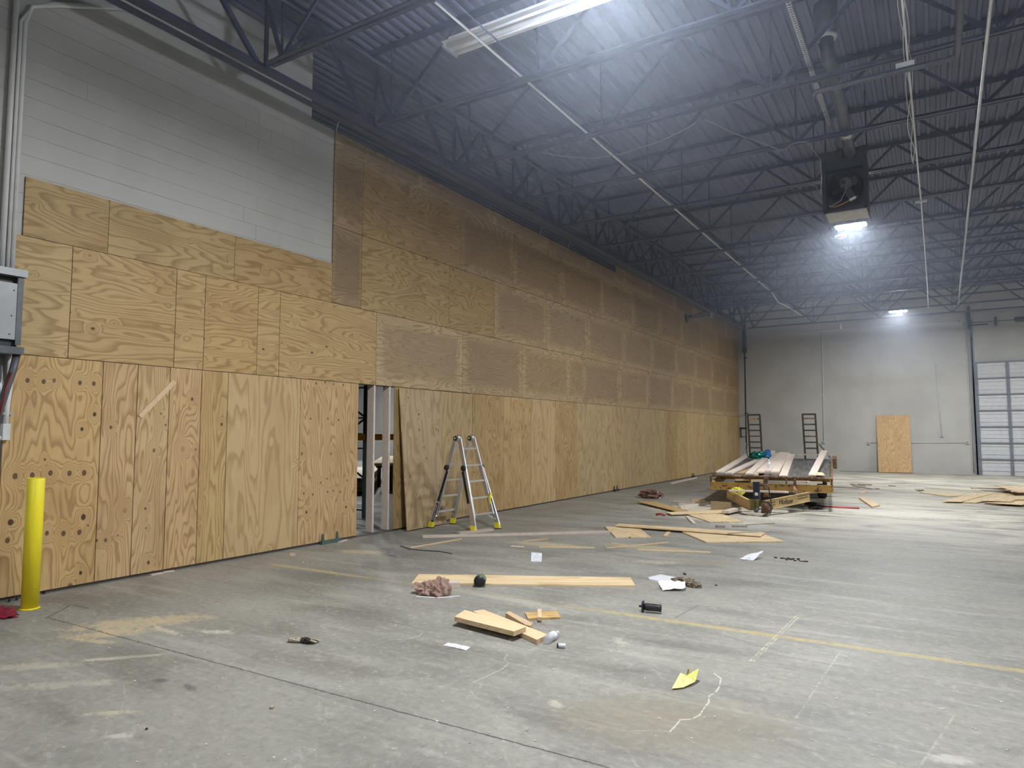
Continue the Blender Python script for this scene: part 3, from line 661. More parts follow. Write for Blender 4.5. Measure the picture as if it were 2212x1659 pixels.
part('roof_thimble', B().lathe((-1.02, 9.7, 6.98), [(.11, 0), (.145, .06), (.145, zdeck(9.7)-6.98)], 18), DGREY, fl, True)
part('joint_band', B().tube([(-.98, 11.55, 6.285), (-.98, 11.46, 6.31)], .092, 16).tube([(-.99, 10.25, 6.555), (-.995, 10.2, 6.565)], .092, 16), GALV, fl, True)
# ------------------------------------------------------------------ lamps
def highbay(x, y, z, label, up=False):
    t_ = thing('high_bay_lamp', label, 'ceiling lamp', (x, y, z), 'LED high bay lamps')
    hb_ = B().box(x-.30, x+.30, y-.17, y+.17, z+.012, z+.06)
    for i in range(9): hb_.box(x-.28+i*.066, x-.265+i*.066, y-.15, y+.15, z+.06, z+.10)
    part('housing', hb_, DARKM, t_)
    d_ = B().add([(x-.25, y-.14, z), (x+.25, y-.14, z), (x+.25, y+.14, z), (x-.25, y+.14, z)], [(0, 3, 2, 1)])
    d_.add([(x-.25, y-.14, z+.011), (x+.25, y-.14, z+.011), (x+.25, y+.14, z+.011), (x-.25, y+.14, z+.011)], [(0, 1, 2, 3)])
    part('led_panel', d_, EM, t_)
    if up:  # added glowing top and sides, to brighten the ceiling and upper wall
        part('uplight_panel', B().box(x-.28, x+.28, y-.16, y+.16, z+.101, z+.11), EMUP, t_)
        for xx in (-.31, .305): part('side_lens', B().box(x+xx, x+xx+.005, y-.16, y+.16, z, z+.1), EMS, t_)
        for yy in (-.18, .175): part('side_lens', B().box(x-.29, x+.29, y+yy, y+yy+.005, z, z+.1), EMS, t_)
    part('hanging_wire', B().tube([(x-.2, y, z+.1), (x, y, z+.35), (x, y, zdeck(y))], .006, 5), DARKM, t_, True); part('hanging_wire', B().tube([(x+.2, y, z+.1), (x, y, z+.35)], .006, 5), DARKM, t_, True)
highbay(-1.28, 15.31, 5.88, 'lit LED lamp hanging right behind the unit heater')
highbay(-.90, 27.69, 5.98, 'lit LED lamp near the far white wall')
highbay(-2.2, 5.1, 5.62, 'lit LED lamp just above the top edge of the view', True)
for x_, y_, l_ in ((-1.7, -5.5, 'LED lamp behind the camera'), (6.5, 3, 'LED lamp to the right of the camera'), (6.5, 15, 'LED lamp beyond the right edge, middle'), (6.5, 27, 'LED lamp beyond the right edge, far'),
                   (-19, 17.5, 'LED lamp over the racks behind the plywood wall'), (-18, 27, 'LED lamp deep in the bay behind the plywood wall'), (-27, 28, 'farthest LED lamp in the bay behind the plywood wall')):
    highbay(x_, y_, 5.9, l_)  # unseen lamps, added to even out the light and brighten the bay behind
# unlit fluorescent strip at the top
sf = thing('strip_light', 'unlit white fluorescent strip fixture at the top centre under the joists', 'strip light', (-3.7, 6.45, 6.4))
part('reflector', B().add([(-4.95, 6.38, 6.42), (-2.5, 6.38, 6.42), (-4.95, 6.55, 6.47), (-2.5, 6.55, 6.47), (-4.95, 6.72, 6.42), (-2.5, 6.72, 6.42), (-4.95, 6.38, 6.43), (-2.5, 6.38, 6.43), (-4.95, 6.55, 6.48), (-2.5, 6.55, 6.48), (-4.95, 6.72, 6.43), (-2.5, 6.72, 6.43)],
     [(0, 1, 3, 2), (2, 3, 5, 4), (6, 8, 9, 7), (8, 10, 11, 9), (0, 6, 7, 1), (4, 5, 11, 10)]), WHITEP, sf)
part('ballast_cover', B().box(-4.93, -2.5, 6.50, 6.60, 6.48, 6.54), WHITEP, sf)
for yy in (6.46, 6.63): part('tube', B().tube([(-4.9, yy, 6.405), (-2.52, yy, 6.405)], .019, 10), PAPER, sf, True)
part('end_socket', B().box(-4.96, -4.93, 6.40, 6.70, 6.38, 6.45), GREYBOX, sf)
sb = thing('strip_light', 'unlit grey strip fixture hanging in front of the far wall', 'strip light', (-3.9, 31.8, 6.6))
part('housing', B().box(-5.25, -2.6, 31.75, 31.9, 6.66, 6.74), plain('beige_enamel', (.36, .34, .30), .5), sb)
[part('hanging_wire', B().tube([(hx, 31.82, 6.74), (hx, 31.82, zdeck(32))], .005, 4), DARKM, sb) for hx in (-5.1, -2.8)]
d_ = onZ(1816, 512, 6.20); sd = thing('smoke_detector', 'small round cream detector under a joist below the lit lamp', 'smoke detector', (d_.x, d_.y, 6.1))
part('base', B().lathe((d_.x, d_.y, 6.20), [(.13, 0), (.13, .03), (.02, .052)], 20), PAPER, sd, True); part('sensor', B().lathe((d_.x, d_.y, 6.16), [(.05, 0), (.09, .02), (.11, .04)], 20), BEIGE, sd, True)
wv = [onZ(px, py, 6.22 if i % 2 else 6.18) for i, (px, py) in enumerate(((1170, 330), (1215, 338), (1285, 342), (1340, 333), (1420, 308), (1470, 285), (1502, 266)))]
pipe('ceiling_cable', wv, .006, GREYBOX, 'loose grey cable sagging across two joists left of the heater', 'cable', n=5)
wv = [onZ(px, py, 6.2) for px, py in ((1523, 259), (1545, 268), (1580, 286), (1620, 300), (1655, 312), (1690, 326))]
pipe('ceiling_cable', wv, .006, GREYBOX, 'loose grey cable dropping toward the heater from the left', 'cable', n=5)
wv = [onZ(px, py, 6.15) for px, py in ((1697, 324), (1706, 313), (1722, 307), (1745, 307), (1752, 318), (1772, 345), (1775, 390), (1772, 420))]
pipe('ceiling_cable', wv, .006, GREYBOX, 'grey cable arching to the left side of the heater casing', 'cable', n=5)
# wall lamp arm on the plywood wall, far
wp = onX(1482, 686, XW); wa = thing('wall_lamp', 'grey box lamp on a swing arm high on the far plywood wall', 'wall lamp', (XW, wp.y, 5.9))
e_ = Vector((XW+1.05, wp.y-.3, wp.z-.02)); s0 = Vector((XW+.02, wp.y, wp.z))
part('lamp_head', B().beam(s0, e_, .14, .17), GREYBOX, wa); part('wall_plate', B().box(XW, XW+.03, wp.y-.12, wp.y+.12, wp.z-.18, wp.z+.12), DARKM, wa)
part('cable', B().tube([onX(1488, 684, XW+.2), Vector((XW+.5, wp.y+.5, wp.z+.25)), Vector((XW+.9, wp.y+2, wp.z+.38)), Vector((XW+1.0, wp.y+5.5, wp.z+.35))], .02, 6), BLACK, wa, True)
# ------------------------------------------------------------------ far wall fittings
rs = thing('sprinkler_riser', 'dark blue sprinkler riser with valve standing in the far left corner', 'riser pipe', (-7.45, 33.0, 1.2))
part('riser', B().tube([(-7.42, 32.95, 6.7), (-7.42, 32.95, 5.45)], .085, 12), STEEL, rs, True)
part('drain_pipe', B().tube([(-7.42, 32.95, 5.5), (-7.44, 32.95, 1.45), (-7.44, 32.95, 1.2)], .03, 8), DARKM, rs, True)
part('wall_bracket', B().box(-7.46, -7.38, 32.95, 33.275, 5.2, 5.24), STEEL, rs); part('wall_bracket', B().box(-7.48, -7.40, 32.95, 33.275, 2.6, 2.63), DARKM, rs)
part('valve', B().box(-7.72, -7.4, 32.9, 32.98, 1.85, 1.93).tube([(-7.68, 32.94, 1.45), (-7.68, 32.94, 1.95)], .035, 8).tube([(-7.7, 32.94, 1.5), (-7.4, 32.94, 1.5)], .02, 6), DARKM, rs)
for zz in (5.45, 5.6, 6.1): part('coupling', B().lathe((-7.42, 32.95, zz), [(.1, 0), (.12, .02), (.12, .08), (.1, .1)], 12), STEEL, rs, True)
def outlet(x, z, label, run=None, r=.016):
    t_ = thing('outlet_box', label, 'outlet box', (x, YB, z), 'electrical boxes on the far wall')
    part('box', B().box(x-.06, x+.06, YB-.06, YB-.001, z-.06, z+.06), WHITEP, t_); part('cover', B().box(x-.045, x+.045, YB-.066, YB-.06, z-.05, z+.05), GREYBOX, t_)
def wcond(pts, label): pipe('wall_conduit', [(a, YB-.025, b_) for a, b_ in pts], .016, WHITEP, label, 'conduit', 'conduits on the far wall')
outlet(-4.16, 1.27, 'white outlet box between the trailer ramps and leaning plywood'); wcond([(-4.3, 6.45), (-4.12, 6.2), (-4.09, 6.0), (-4.12, 3.5), (-4.16, 1.33)], 'white conduit dropping to the outlet beside the right trailer ramp')
outlet(.30, 1.57, 'white double outlet box right of the leaning plywood'); wcond([(.21, 4.5), (.25, 3), (.30, 1.63)], 'white conduit dropping to the outlet right of the leaning plywood')
outlet(-2.39, 1.24, 'white box left of the leaning plywood sheet'); outlet(1.16, 1.29, 'white box by the door track at waist height')
wcond([(-2.33, 1.26), (1.10, 1.29)], 'white horizontal conduit passing behind the leaning plywood sheet')
outlet(1.08, 6.25, 'white box on the conduit under the last joist'); wcond([(-7.7, 6.20), (-2.6, 6.29), (1.02, 6.25)], 'white conduit running across the whole far wall under the joists')
outlet(1.25, 4.98, 'small switch box high beside the door track'); wcond([(1.22, 6.2), (1.25, 5.04)], 'short white conduit dropping to the high switch box')
wcond([(1.30, 6.6), (1.32, 3.3), (1.34, .1)], 'tall thin conduit running down beside the door track')
th = B().box(-.04, .04, -.02, .02, 0, .08)
dl = onY(1816, 705, 32.0); solo('drop_light', B().tube([dl+Vector((0, 0, .12)), dl-Vector((0, 0, .12))], .05, 8).tube([dl+Vector((0, 0, .1)), dl+Vector((-.25, 0, .7)), Vector((dl.x-.25, dl.y, zdeck(32)))], .02, 6), WHITEP, 'small white drop light hanging from the last joists', 'lamp', smooth=True)
# leaning plywood on the far wall
def lean_sheet(name, p0, p1, top0, label, cat, mat, th_=.016, tint=1, group=None):
    """p0,p1 floor points of the foot edge; top0 upper corner above p0"""
    p0 = Vector(p0); p1 = Vector(p1); up = Vector(top0)-p0; Lh = up.length; wv_ = p1-p0; Wd = wv_.length
    e0 = up.normalized(); e1 = (wv_ - e0*wv_.dot(e0)).normalized(); e2 = e0.cross(e1)
    o = link(name, mesh_of(B().box(-Lh/2, Lh/2, -Wd/2, Wd/2, -th_/2, th_/2), name, mat))
    M = Matrix((e0, e1, e2)).transposed().to_4x4(); M.translation = p0 + up/2 + e1*Wd/2; o.matrix_world = M
    o.color = (tint, tint, tint, 1); WORLDLOC[o.name] = M.translation; return tag(o, label, cat, group)
lean_sheet('plywood_sheet', (-2.03, 32.93, .015), (-.79, 32.93, .015), (-2.06, 33.24, 2.42), 'knotty plywood sheet leaning upright against the far white wall', 'plywood sheet', ply_mat('ply_far', vk=.3, light=(.68, .47, .25), dark=(.40, .22, .09)))
solo('metal_strip', B().box(-3.3, -2.1, 33.0, 33.05, .001, .03).box(-3.5, -3.0, 32.85, 32.95, .001, .035), GREYBOX, 'grey metal strips on the floor left of the leaning plywood', 'metal strip')
# leaning sheet beside the opening
lp0 = onZ(876, 1148, 0.012); lp0.x = -7.60; lean_sheet('plywood_sheet', (-7.57, 8.94, .015), (-7.60, 10.06, .015), (-7.765, 8.92, 2.415), 'loose plywood sheet leaning on the wall between opening and ladder', 'plywood sheet', ply_mat('ply_lean', vk=.35, freq=11, light=(.50, .37, .215), dark=(.30, .19, .09)), tint=1.0)
# ------------------------------------------------------------------ left foreground
bo = onZ(64, 1315, 0); bl = thing('bollard', 'bright yellow round steel bollard by the left wall', 'bollard', (bo.x, bo.y, 0))
part('post', B().lathe((bo.x, bo.y, 0), [(.073, 0), (.073, 1.215), (.069, 1.222), (.069, 1.205), (.02, 1.205)], 32), YELLOW, bl, True)
part('base_caulk', B().lathe((bo.x, bo.y, .001), [(.088, 0), (.075, .012)], 24), YELLOW, bl, True)
eb = thing('disconnect_box', 'grey electrical disconnect cabinet with red sticker at the left edge', 'electrical box', (-7.6, 2.7, 2.4))
part('cabinet', B().box(XW-.02, -7.56, 2.25, 3.115, 2.55, 3.10), GREYBOX, eb)
part('hood', B().box(XW-.02, -7.53, 2.22, 3.14, 3.17, 3.24), GREYBOX, eb)
part('louvre', B().box(XW-.02, -7.62, 2.25, 3.09, 3.10, 3.17), BLACK, eb); part('louvre', B().box(XW-.02, -7.60, 2.25, 3.10, 2.48, 2.55), BLACK, eb)
part('drip_base', B().box(XW-.02, -7.53, 2.22, 3.14, 2.41, 2.48), DGREY, eb)
part('corner_trim', B().box(-7.565, -7.553, 3.07, 3.118, 2.5, 3.17), DGREY, eb)
part('sticker', B().box(-7.56, -7.557, 2.6, 2.90, 2.90, 3.06), REDP, eb)
for yy, zz in ((3.04, 3.03), (3.03, 2.78), (3.02, 2.6), (2.9, 2.58)): part('screw', B().lathe((-7.56, yy, zz), [(.008, 0), (.006, .004)], 8, (1, 0, 0)), DARKM, eb)
for k, (yy, r_) in enumerate(((3.06, .018), (3.01, .026), (3.10, .022))):
    pp = [(XW+.03, yy, 3.2), (XW+.03, yy, 5.85), (XW+.03, yy+.05+.05*(k == 0), 6.05), (XW+.03, yy+.3, 6.2), (XW+.03, yy+1.0, 6.55)] if k != 1 else [(XW+.03, yy, 3.2), (XW+.03, yy+.0, 6.9)]
    pipe('wall_conduit', pp, r_, WHITEP, ['thin white conduit bending right at the top left corner', 'thick straight white conduit rising above the grey cabinet', 'white conduit bending right along the wall at top left'][k], 'conduit', 'conduits above the cabinet', 10)
pipe('flexible_conduit', [onX(36, 766, -7.6), onX(28, 800, -7.6), onX(12, 845, -7.6), onX(-5, 900, -7.6), onX(-15, 960, -7.6)], .035, DGREY, 'dark flexible conduit curving down left from the grey cabinet', 'conduit')
pipe('flexible_conduit', [onX(24, 805, -7.56), onX(10, 850, -7.56), onX(-4, 905, -7.56)], .012, plain('dark_red', (.16, .02, .02), .5), 'red marked hose beside the dark conduit under the cabinet', 'conduit')
pipe('wall_conduit', [onX(18, 766, XW+.02), onX(22, 830, XW+.02), onX(15, 880, XW+.02), onX(12, 920, XW+.02)], .025, WHITEP, 'white conduit dropping below the grey cabinet to an elbow', 'conduit')
lb = onX(12, 935, XW+.03); eo = thing('conduit_elbow', 'white conduit body elbow beside the first plywood sheet', 'conduit fitting', tuple(lb))
part('body', B().box(XW-.02, XW+.06, lb.y-.035, lb.y+.03, lb.z-.07, lb.z+.09), WHITEP, eo); part('side_pipe', B().tube([(XW+.03, lb.y, lb.z-.05), (XW+.03, lb.y-.5, lb.z-.05)], .025, 8), WHITEP, eo, True)
part('clamp', B().box(XW-.02, XW+.04, lb.y-.14, lb.y+.05, lb.z+.18, lb.z+.20), GALV, eo)
pipe('wall_conduit', [onX(-2, 766, XW+.02), onX(0, 850, XW+.02), onX(-6, 900, XW+.02)], .02, GALV, 'thin grey pipe at the left edge under the cabinet', 'conduit')
mt = onX(3, 1230, -7.6); sfp = thing('dark_case', 'dark case with red stripe at the left edge behind the bollard', 'case', (-7.62, 3.05, 0))
part('body', B().add([(-7.78, 2.6, 0.02), (-7.55, 2.6, 0.02), (-7.55, 3.02, 0.02), (-7.78, 3.02, 0.02), (-7.78, 2.6, .6), (-7.62, 2.6, .6), (-7.62, 2.96, .6), (-7.78, 2.96, .6)], [(0, 3, 2, 1), (4, 5, 6, 7), (0, 1, 5, 4), (1, 2, 6, 5), (2, 3, 7, 6), (3, 0, 4, 7)]), DGREY, sfp)
part('stripe', B().box(-7.60, -7.57, 2.6, 3.0, .22, .28), REDP, sfp)
for k in range(4):
    bq = onZ((20, 36, 52, 96)[k], (1300, 1297, 1291, 1283)[k]); solo('anchor_bolt', B().tube([(bq.x, bq.y, 0.001), (bq.x, bq.y, .05)], .007, 8).lathe((bq.x, bq.y, .008), [(.014, 0), (.014, .012)], 6), DARKM,
         ['steel anchor bolt nearest the left edge by the bollard', 'steel anchor bolt left of the bollard, second from the edge', 'steel anchor bolt touching the bollard foot', 'steel anchor bolt right of the bollard under the plywood'][k], 'bolt', 'anchor bolts by the bollard')
# ------------------------------------------------------------------ cloth / crumpled shapes
def crumple(c, sx, sy, sz, seed, sharp=2.2, n=11, amp=.5, rot=0.0, flat=True):
    m_ = B(); vs = []; off = Vector((seed*3.1, seed*1.7, seed*.9)); ca, sa = math.cos(rot), math.sin(rot)
    for i in range(n+1):
        th_ = math.pi*i/n
        for k in range(n*2):
            ph = math.pi*k/n; d = Vector((math.sin(th_)*math.cos(ph), math.sin(th_)*math.sin(ph), math.cos(th_)))
            q = 1 - amp*abs(noise.noise(d*sharp+off))*1.6 + .25*amp*noise.noise(d*sharp*3.1+off)
            q += .12*amp*abs(noise.noise(d*sharp*7+off))
            px, py, pz = d.x*sx*q, d.y*sy*q, d.z*sz*q
            vs.append((c[0]+px*ca-py*sa, c[1]+px*sa+py*ca, max(0.001 if flat else -9, c[2]+pz)))
    w_ = n*2; fs = [(i*w_+k, (i+1)*w_+k, (i+1)*w_+(k+1) % w_, i*w_+(k+1) % w_) for i in range(n) for k in range(w_)]
    return m_.add(vs, fs)
def fl(px, py, z=0.0): return onZ(px, py, z)
c_ = fl(5, 1330); solo('red_cloth', crumple((c_.x-.05, c_.y, .012), .26, .12, .06, 3, 2.2, 14, amp=.6), RED, 'crumpled dark red cloth on the floor at the left edge', 'cloth', smooth=True)
# ------------------------------------------------------------------ timber on the floor
def poly_board(name, pxs, th_, z0, label, cat, mat=PLY, tint=1.0, group=None, gp=None):
    zt = z0+th_; P_ = [onZ(a, b_, zt) for a, b_ in pxs]
    c = sum(P_, Vector())/len(P_); best = max(((P_[i]-P_[(i+1) % len(P_)]) for i in range(len(P_))), key=lambda q: q.length)
    ang = math.atan2(best.y, best.x); ca, sa = math.cos(ang), math.sin(ang)
    lp = [((q.x-c.x)*ca+(q.y-c.y)*sa, -(q.x-c.x)*sa+(q.y-c.y)*ca) for q in P_]
    o = link(name, mesh_of(B().prism(lp, 0, th_), name, mat)); o.location = (c.x, c.y, z0); o.rotation_euler = (0, 0, ang)
    o.color = (tint, tint, tint, 1); WORLDLOC[o.name] = Vector((c.x, c.y, z0)); return tag(o, label, cat, group)
def board(name, a, b, w, th_, label, cat, mat=PINE, tint=1.0, group=None, parent=None):
    """board with centre line a-b (3-D points on its underside)"""
    a = Vector(a); b = Vector(b); d = b-a; L = d.length; e0 = d.normalized(); e1 = Vector((0, 0, 1)).cross(e0).normalized(); e2 = e0.cross(e1)
    o = link(name, mesh_of(B().box(-L/2, L/2, -w/2, w/2, 0, th_), name, mat), parent)
    M = Matrix((e0, e1, e2)).transposed().to_4x4(); M.translation = (a+b)/2; o.matrix_world = M
    o.color = (tint, tint, tint, 1); WORLDLOC[o.name] = (a+b)/2
    if label: tag(o, label, cat, group)
    return o
def fboard(pa, pb, w, th_, label, z=0.001, mat=PINE, tint=1.0, name='wood_offcut', cat='wood offcut', group=None, zb=None):
    a = onZ(*pa, z+th_/2); b = onZ(*pb, (zb if zb is not None else z)+th_/2); a.z = z; b.z = zb if zb is not None else z
    return board(name, a, b, w, th_, label, cat, mat, tint, group)
PP = 'plywood offcut'
poly_board('plywood_strip', [(905, 1240), (1362, 1247), (1372, 1264), (889, 1259)], .018, .001, 'long narrow plywood strip lying across the middle of the floor', PP, PLYFLOOR, 1.12)
poly_board('lumber_board', [(1022, 1320), (1044, 1316.5), (1184, 1370.6), (1160, 1382)], .038, .001, 'short thick board lying underneath the wide plank beside the water bottle', 'lumber', PINE, 1.05)
poly_board('lumber_board', [(981.6, 1332), (1004, 1317.5), (1136, 1354), (1110, 1364)], .038, .041, 'wide short plank lying on top of the board in the middle foreground', 'lumber', PINE, 1.1)
poly_board('lumber_board', [(1092, 1324), (1100, 1320), (1151, 1346), (1146, 1352), (1136, 1350)], .036, .001, 'short offcut poking out behind the wide plank in the foreground', 'lumber', PINE, .85)
poly_board('plywood_strip', [(1133.5, 1322.5), (1203, 1320), (1211, 1333), (1141, 1336.5)], .014, .001, 'small orange plywood rectangle behind the foreground planks', PP, PLY, 1.15)
fboard((1165.5, 1319), (1165.5, 1337), .035, .03, 'small wooden block lying across the little plywood rectangle', z=.016)
fboard((960, 1262), (993, 1261), .13, .05, 'short pinkish wood block behind the brown plastic bag', mat=PINEPALE, tint=.95)
fboard((913, 1159), (1316, 1149), .07, .036, 'long pale stick of lumber lying in front of the ladder', name='lumber_board', cat='lumber', mat=PINEPALE, tint=.95)
fboard((990, 1152), (1062, 1144), .10, .036, 'short board under the right ladder feet', name='lumber_board', cat='lumber', mat=PINEPALE, tint=.8)
poly_board('plywood_offcut', [(1305.7, 1136.5), (1383, 1141.5), (1405.7, 1160), (1329.7, 1160)], .016, .001, 'plywood piece with slanted ends right of the long stick', PP, PLYFLOOR, 1.1)
poly_board('plywood_strip', [(1337, 1130.6), (1652.5, 1150.3), (1643.7, 1157.0), (1328.5, 1134.5)], .018, .03, 'long narrow plywood strip lying over other pieces before the trailer', PP, PLYFLOOR, 1.1)
poly_board('plywood_offcut', [(1474, 1148.7), (1651, 1154), (1693, 1168.7), (1526, 1170.5)], .018, .001, 'broad pointed plywood piece nearest the camera before the trailer', PP, PLYFLOOR, 1.15)
fboard((1572.8, 1151.8), (1662.7, 1147.2), .05, .01, 'thin grey lath lying on the long plywood strip before the trailer', z=.05, mat=PINEGREY, tint=1.2)
poly_board('plywood_offcut', [(1375.3, 1083), (1413, 1083), (1486.7, 1103), (1461, 1104)], .016, .03, 'reddish plywood piece slanting toward the brown plastic bag', PP, PLY, 1.0)
poly_board('plywood_offcut', [(1438.6, 1106.2), (1562.7, 1100.6), (1562.7, 1107.5), (1450, 1110.8)], .016, .022, 'narrow plywood piece touching the reddish piece left of the trailer', PP, PLYFLOOR, 1.1)
poly_board('plywood_offcut', [(1485.4, 1110.8), (1560, 1110), (1605.7, 1126.5), (1533.5, 1127)], .018, .001, 'five sided plywood piece right in front of the trailer tongue', PP, PLYFLOOR, 1.1)
fboard((1567, 1106), (1598, 1098.5), .16, .05, 'thick pale board end in front of the trailer tongue', z=.04, mat=PINEPALE)
for i, (a, b_, w, t2, l_, mt_) in enumerate([
    ((887, 1183), (997, 1164), .04, .012, 'thin broken lath pointing at the long pale stick', PINE),
    ((1133.5, 1168.6), (1183, 1163.5), .05, .008, 'short thin sliver right of the ladder on the sawdust', PINE),
    ((1165, 1181.5), (1284, 1183), .05, .012, 'splintery lath in the sawdust behind the square paper', PINE),
    ((1104, 1179.5), (1131, 1181), .06, .01, 'short curled wood scrap left of the splintery lath', PINEPALE),
    ((1309.5, 1184.0), (1444, 1171.5), .035, .012, 'thin lath slanting upward right of the sawdust', PINE),
    ((1377.7, 1187.6), (1534.4, 1193.2), .05, .012, 'notched narrow lath below the plywood pieces', PINE),
    ((1321, 1173.7), (1354, 1177.7), .04, .008, 'tiny sliver left of the slanting lath', PINE),
    ((1484, 1115), (1500, 1131), .06, .018, 'short stick pointing at the camera before the five sided plywood', PINEPALE),
    ((1437, 1158.0), (1444.5, 1149.5), .06, .018, 'small upright looking stick between two plywood pieces', PINE),
    ((1547.5, 1136.5), (1565, 1136.5), .10, .036, 'small grey block left of the thin grey lath', PINEGREY),
    ((1582, 1136.6), (1613, 1136.6), .06, .03, 'small grey block right of its neighbour before the trailer', PINEGREY),
    ((1613, 1133.5), (1672.8, 1130), .03, .012, 'thin grey lath lying right of the two grey blocks', PINEGREY),
    ((1578, 1112.5), (1638.6, 1115.8), .04, .012, 'thin lath just before the trailer coupling', PINEPALE),
    ((1500, 1091), (1530, 1085), .14, .04, 'pale board end lying left of the trailer tongue', PINEPALE),
    ((1453, 1084), (1500, 1087), .10, .036, 'pale block farthest left in the heap by the trailer', PINEPALE),
    ((1466, 1089), (1505, 1090), .10, .036, 'pale block in the middle of the heap by the trailer', PINEPALE),
    ((1467, 1096), (1513, 1089), .10, .05, 'pale board at the front of the heap by the trailer', PINEPALE),
    ((1494, 1081), (1524, 1082), .12, .05, 'brown board at the back of the heap by the trailer', PINE),
    ((1800, 1052), (1858, 1054), .07, .03, 'grey lath left in the scrap cluster right of the trailer', PINEGREY),
    ((1838, 1046), (1868, 1050), .06, .03, 'thin lath at the back of the scrap cluster right of the trailer', PINEGREY),
    ((1845, 1049), (1888, 1056), .12, .03, 'pale board crossing the scrap cluster right of the trailer', PINEPALE),
    ((1852, 1046), (1884, 1047), .08, .03, 'short lath on the far side of the scrap cluster', PINEGREY),
    ((1882, 1054), (1897, 1056), .10, .03, 'small dark block at the right end of the scrap cluster', PINEGREY),
    ((1922, 1049), (1932, 1050), .10, .02, 'tiny lone block between scrap cluster and right pile', PINEGREY),
    ((1860, 1066), (1870, 1061.5), .12, .012, 'small square of pale wood right of the trailer', PINE),
    ]):
    fboard(a, b_, w, t2, l_, mat=mt_)
poly_board('lumber_board', [(1855, 1074.6), (1867.7, 1073.5), (1900.6, 1090.5), (1884, 1094)], .036, .001, 'single straight board lying right of the trailer and red pole', 'lumber', PINE, 1.0)
fboard((1449.5, 1044), (1503, 1032), .10, .04, 'pale board lying along the foot of the far plywood wall', mat=PINEPALE, name='lumber_board', cat='lumber')
q8 = lambda a, b_: (1970+a/9.14, 1030+b_/9.14)
poly_board('plywood_offcut', [q8(150, 305), q8(700, 385), q8(985, 365), q8(960, 325), q8(380, 300)], .016, .002, 'pale plywood piece at the left tip of the right pile', PP, PLYFLOOR, 1.15)
poly_board('plywood_offcut', [q8(590, 478), q8(980, 485), q8(1640, 318), q8(1200, 318)], .016, .03, 'diagonal plywood piece at the front left of the right pile', PP, PLYFLOOR, 1.2)
poly_board('plywood_offcut', [q8(980, 490), q8(1265, 505), q8(1960, 400), q8(2100, 325), q8(1640, 325)], .016, .012, 'plywood piece beneath the diagonal one in the right pile', PP, PLYFLOOR, 1.15)
poly_board('plywood_offcut', [q8(1370, 462), q8(1960, 482), q8(2060, 440), q8(2400, 440), q8(2400, 370), q8(1560, 380)], .016, .08, 'top plywood piece with dark shadowed edge in the right pile', PP, PLYFLOOR, 1.15)
poly_board('plywood_offcut', [q8(1470, 505), q8(2170, 545), q8(2400, 500), q8(2400, 455), q8(2060, 455), q8(1960, 495)], .016, .05, 'front plywood piece reaching the right edge of the pile', PP, PLYFLOOR, 1.2)
poly_board('plywood_offcut', [q8(1640, 170), q8(2400, 200), q8(2400, 300), q8(2090, 300)], .016, .14, 'rear tilted plywood piece at the right edge of the pile', PP, PLYFLOOR, 1.2)
fboard(q8(260, 215), q8(1440, 292), .09, .02, 'long thin lath at the back left of the right pile', z=.03, mat=PINEPALE)
fboard(q8(1310, 222), q8(1850, 240), .14, .036, 'grey board at the back of the right pile', z=.05, mat=PINEGREY, tint=1.2)
fboard(q8(1370, 262), q8(1950, 285), .14, .036, 'brown grey board in front of the grey one in the right pile', z=.012, mat=PINEGREY, tint=1.5)
fboard(q8(1180, 222), q8(1300, 220), .10, .04, 'short white block at the back of the right pile', mat=PINEPALE)
bz = fl(1984, 1062); brm = B()
for k in range(24): brm.tube([(bz.x, bz.y, .01), (bz.x+R.uniform(-.10, .18), bz.y+R.uniform(-.08, .08), R.uniform(.02, .09))], .003, 4)
solo('bristle_tuft', brm, MUD, 'small tuft of dark bristles at the left tip of the right pile', 'bristles')
for a, b_, l_ in (((325, 1242), (350, 1237.5), 'thin splinter at the foot of the plywood, left'), ((352, 1236), (376, 1233), 'pale offcut at the foot of the plywood wall, left'), ((733, 1171), (748, 1166), 'small wood chip right of the metal bracket')):
    fboard(a, b_, .05, .014, l_, mat=PINEPALE, name='wood_chip', cat='wood chip', group='wood chips at the wall foot')
poly_board('cardboard_scrap', [(624, 1194), (636, 1193), (640, 1198), (628, 1201)], .006, .001, 'small open cardboard scrap on the floor near the wall', 'cardboard', BEIGE)
for (a, b_, l_, r_) in ((588, 1530, 'small beige crumb on the foreground floor, left', .018), (317, 1576, 'tiny dark crumb on the foreground floor, far left', .010), (1547, 1266, 'small white crumb right of the dark wrapper', .015), (655, 1216, 'small white crumb above the yellow stripe', .012)):
    c_ = fl(a, b_); solo('crumb', crumple((c_.x, c_.y, r_*.5), r_, r_*.8, r_*.6, a*.1, 2, 6), BEIGE if 'beige' in l_ else (DARKM if 'dark' in l_ else PAPER), l_, 'crumb')
